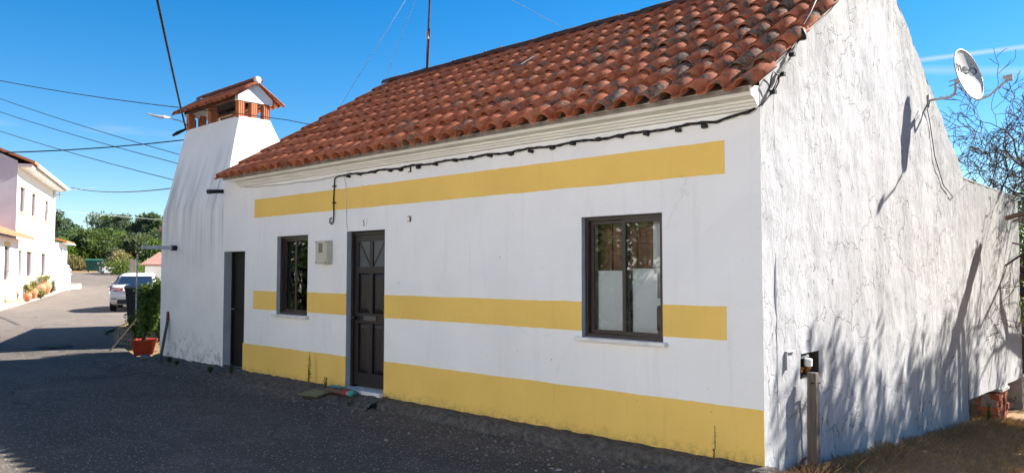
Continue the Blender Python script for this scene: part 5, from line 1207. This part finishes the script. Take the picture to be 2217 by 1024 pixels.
G().box((.7, -2.24, .5), (1.3, -2.16, 1.1)).xf(SMH).build('window', M['blackdoor'], fh)

# the wood
rt = random.Random(3)
wood = [(112, 92, 8.6, 2.6, 'leaf_blue', 'tall blue green tree right beside the two storey house'), (131, 96, 7.4, 2.5, 'leaf_blue', 'blue green tree behind the bright bush and garden wall'), (160, 97, 6.9, 2.0, 'leaf_blue', 'pointed blue green tree rising over the wood'), (140, 86, 4.2, 1.9, 'leaf_lime', 'bright lime green tree by the far extension'),
        (190, 88, 5.6, 3.0, 'leaf_dark', 'broad dark tree directly behind the waste container'), (222, 90, 5.4, 2.6, 'leaf_dark', 'dark tree behind the dumped freezer'), (170, 92, 5.4, 2.4, 'leaf_mid', 'mid green tree between lime tree and broad dark tree'), (252, 98, 5.8, 2.6, 'leaf_mid', 'mid green tree behind the cardboard box'),
        (275, 92, 4.6, 2.6, 'leaf_grey', 'grey green olive tree behind the concrete posts'), (305, 90, 4.9, 2.4, 'leaf_grey', 'grey green olive tree behind the small cottage'), (205, 128, 8.3, 3.4, 'leaf_blue', 'far tree seen above the broad dark tree'), (238, 130, 8.2, 3.0, 'leaf_mid', 'far tree with ragged top above the mid green trees'),
        (265, 128, 8.5, 3.0, 'leaf_blue', 'far dark tree over the olive trees'), (292, 122, 7.9, 2.6, 'leaf_blue', 'far pointed tree between olive crowns'), (313, 120, 8.5, 2.4, 'leaf_blue', 'far tall tree above the cottage roof'), (332, 118, 8.8, 2.3, 'leaf_blue', 'far tallest tree beside the chimney edge'), (352, 116, 8.2, 2.6, 'leaf_dark', 'far dark tree half hidden by the chimney'), (90, 100, 8.0, 3.0, 'leaf_dark', 'dark tree hidden behind the two storey house'), (375, 112, 8, 3, 'leaf_blue', 'far tree wholly behind the chimney'), (328, 84, 4.0, 2.0, 'leaf_mid', 'low green tree growing behind the cottage')]
for i, (px, d, h, r, mt, lab) in enumerate(wood):
    p = D(px, 587, d); leafy((p.x, p.y, g(p.x, p.y)-.1), h*.80, r, mt, lab, 100+i, 3400, .34 if d < 110 else .42, trunk=.12, lobes=20)
for i, (px, d, h, r, mt, lab) in enumerate(((150, 83, 1.5, 1.6, 'leaf_dry', 'dry brown bush at the road end beside the lime tree'), (172, 84, 1.2, 1.5, 'leaf_dry', 'dry brown bush just short of the waste container'), (262, 76, 2.0, 1.7, 'leaf_dry', 'dry tangled bush right of the cardboard box'), (278, 74, 1.3, 1.6, 'leaf_lime', 'low lime green bush round the concrete posts'), (300, 70, 1.0, 1.6, 'leaf_lime', 'low yellow green bush before the olive trees'), (245, 84, 2.4, 1.6, 'leaf_grey', 'grey green bush behind the cardboard box'))):
    p = D(px, 589, d); leafy((p.x, p.y, g(p.x, p.y)-.1), h, r, mt, lab, 160+i, 1500, .2, cat='bush', name='bush', trunk=.05, lobes=12)
# citrus tree across the lane (it is what the small window mirrors)
leafy((-17.2, -6.2, g(-17.2, -6.2)), 3.4, 1.8, 'leaf_mid', 'leafy citrus tree across the lane mirrored in the small window', 61, 6500, .15, trunk=.05, lobes=26)

for i, (L, n, h) in enumerate(((-35.8, -1.2, 4.2), (-32.3, -1.6, 4.4), (-28.8, -1.4, 4.0))):  # unseen trees added to darken what the large window reflects
    p = LH(L, n, 0); leafy((p.x, p.y, g(p.x, p.y)), h, 1.9, 'leaf_dark', ('unseen dark tree added across the lane next to the opposite house', 'unseen dark tree added across the lane in the middle of three', 'unseen dark tree added across the lane closest to the citrus')[i], 65+i, 4200, .22, trunk=.06, lobes=18)

# ------------------------------------------------------------------ dry grass on the bank
gm = G(); rg = random.Random(5)
for i in range(26000):
    y = 9.5*rg.random()**1.15-.2; x = .03+rg.random()**1.3*2.2
    if y > 6.9 and rg.random() < .3: x -= .6
    z = g(x, y); h = rg.uniform(.02, .085)*(1.5 if x < .25 else 1)*(1+.6*noise.noise(Vector((x*2, y*2, 0)))); a = rg.random()*6.283; ln = rg.uniform(.1, 1.1)
    b_ = Vector((x, y, z-.01)); t_ = b_+Vector((math.cos(a)*h*ln, math.sin(a)*h*ln, h)); s = Vector((-math.sin(a), math.cos(a), 0))*.0022; m_ = b_.lerp(t_, .55)+Vector((0, 0, h*.15))
    gm.add([b_-s, b_+s, m_+s*.7, t_, m_-s*.7], [(0, 1, 2, 3, 4)])
tag(gm.build('dry_grass', M['straw']), 'dry brown grass covering the bank beside the gable', 'grass', kind='stuff')
weed((-.05, 7.05, g(0, 7.05)), .42, 7, 'straw coloured weed at the cellar opening under the wing', .10, 'leaf_dry')
weed((.1, 7.6, g(.1, 7.6)), .35, 6, 'green weed in front of the dark cellar opening', .09, 'weed')


# loose grit and litter swept against the wall foot and over the lane edge
gm = G(); rg = random.Random(15)
for i in range(1500):
    x = rg.uniform(-12.4, .4); y = -.22-abs(rg.gauss(0, .35)); z = g(x, y)+.004; r = rg.uniform(.004, .014) if rg.random() < .93 else rg.uniform(.014, .028)
    v = [Vector((rg.uniform(.6, 1.2)*r*math.cos(a_), rg.uniform(.6, 1.2)*r*math.sin(a_), 0)) for a_ in (0, 1.26, 2.51, 3.77, 5.03)]; c = Vector((x, y, z))
    gm.add([c+p for p in v]+[c+p*.5+Vector((0, 0, r*.7)) for p in v], [(i_, (i_+1) % 5, 5+(i_+1) % 5, 5+i_) for i_ in range(5)]+[(5, 6, 7, 8, 9)])
tag(gm.build('gravel', pm('pale_grit', (.22, .20, .18), (.10, .09, .085), 40)), 'loose grit scattered along the foot of the wall', kind='stuff')
gm = G()
for i in range(260):
    x = rg.uniform(-12.4, .3); y = -.12-abs(rg.gauss(0, .16)); leaf_quad(gm, Vector((x, y, g(x, y)+.02+rg.random()*.03)), Vector((rg.gauss(0, 1), rg.gauss(0, 1), rg.gauss(0, .12))), Vector((0, 0, 1)), rg.uniform(.02, .055), .008)
tag(gm.build('leaf_litter', M['leaf_dry']), 'dry leaf litter along the kerb', kind='stuff')
bpy.context.view_layer.update()
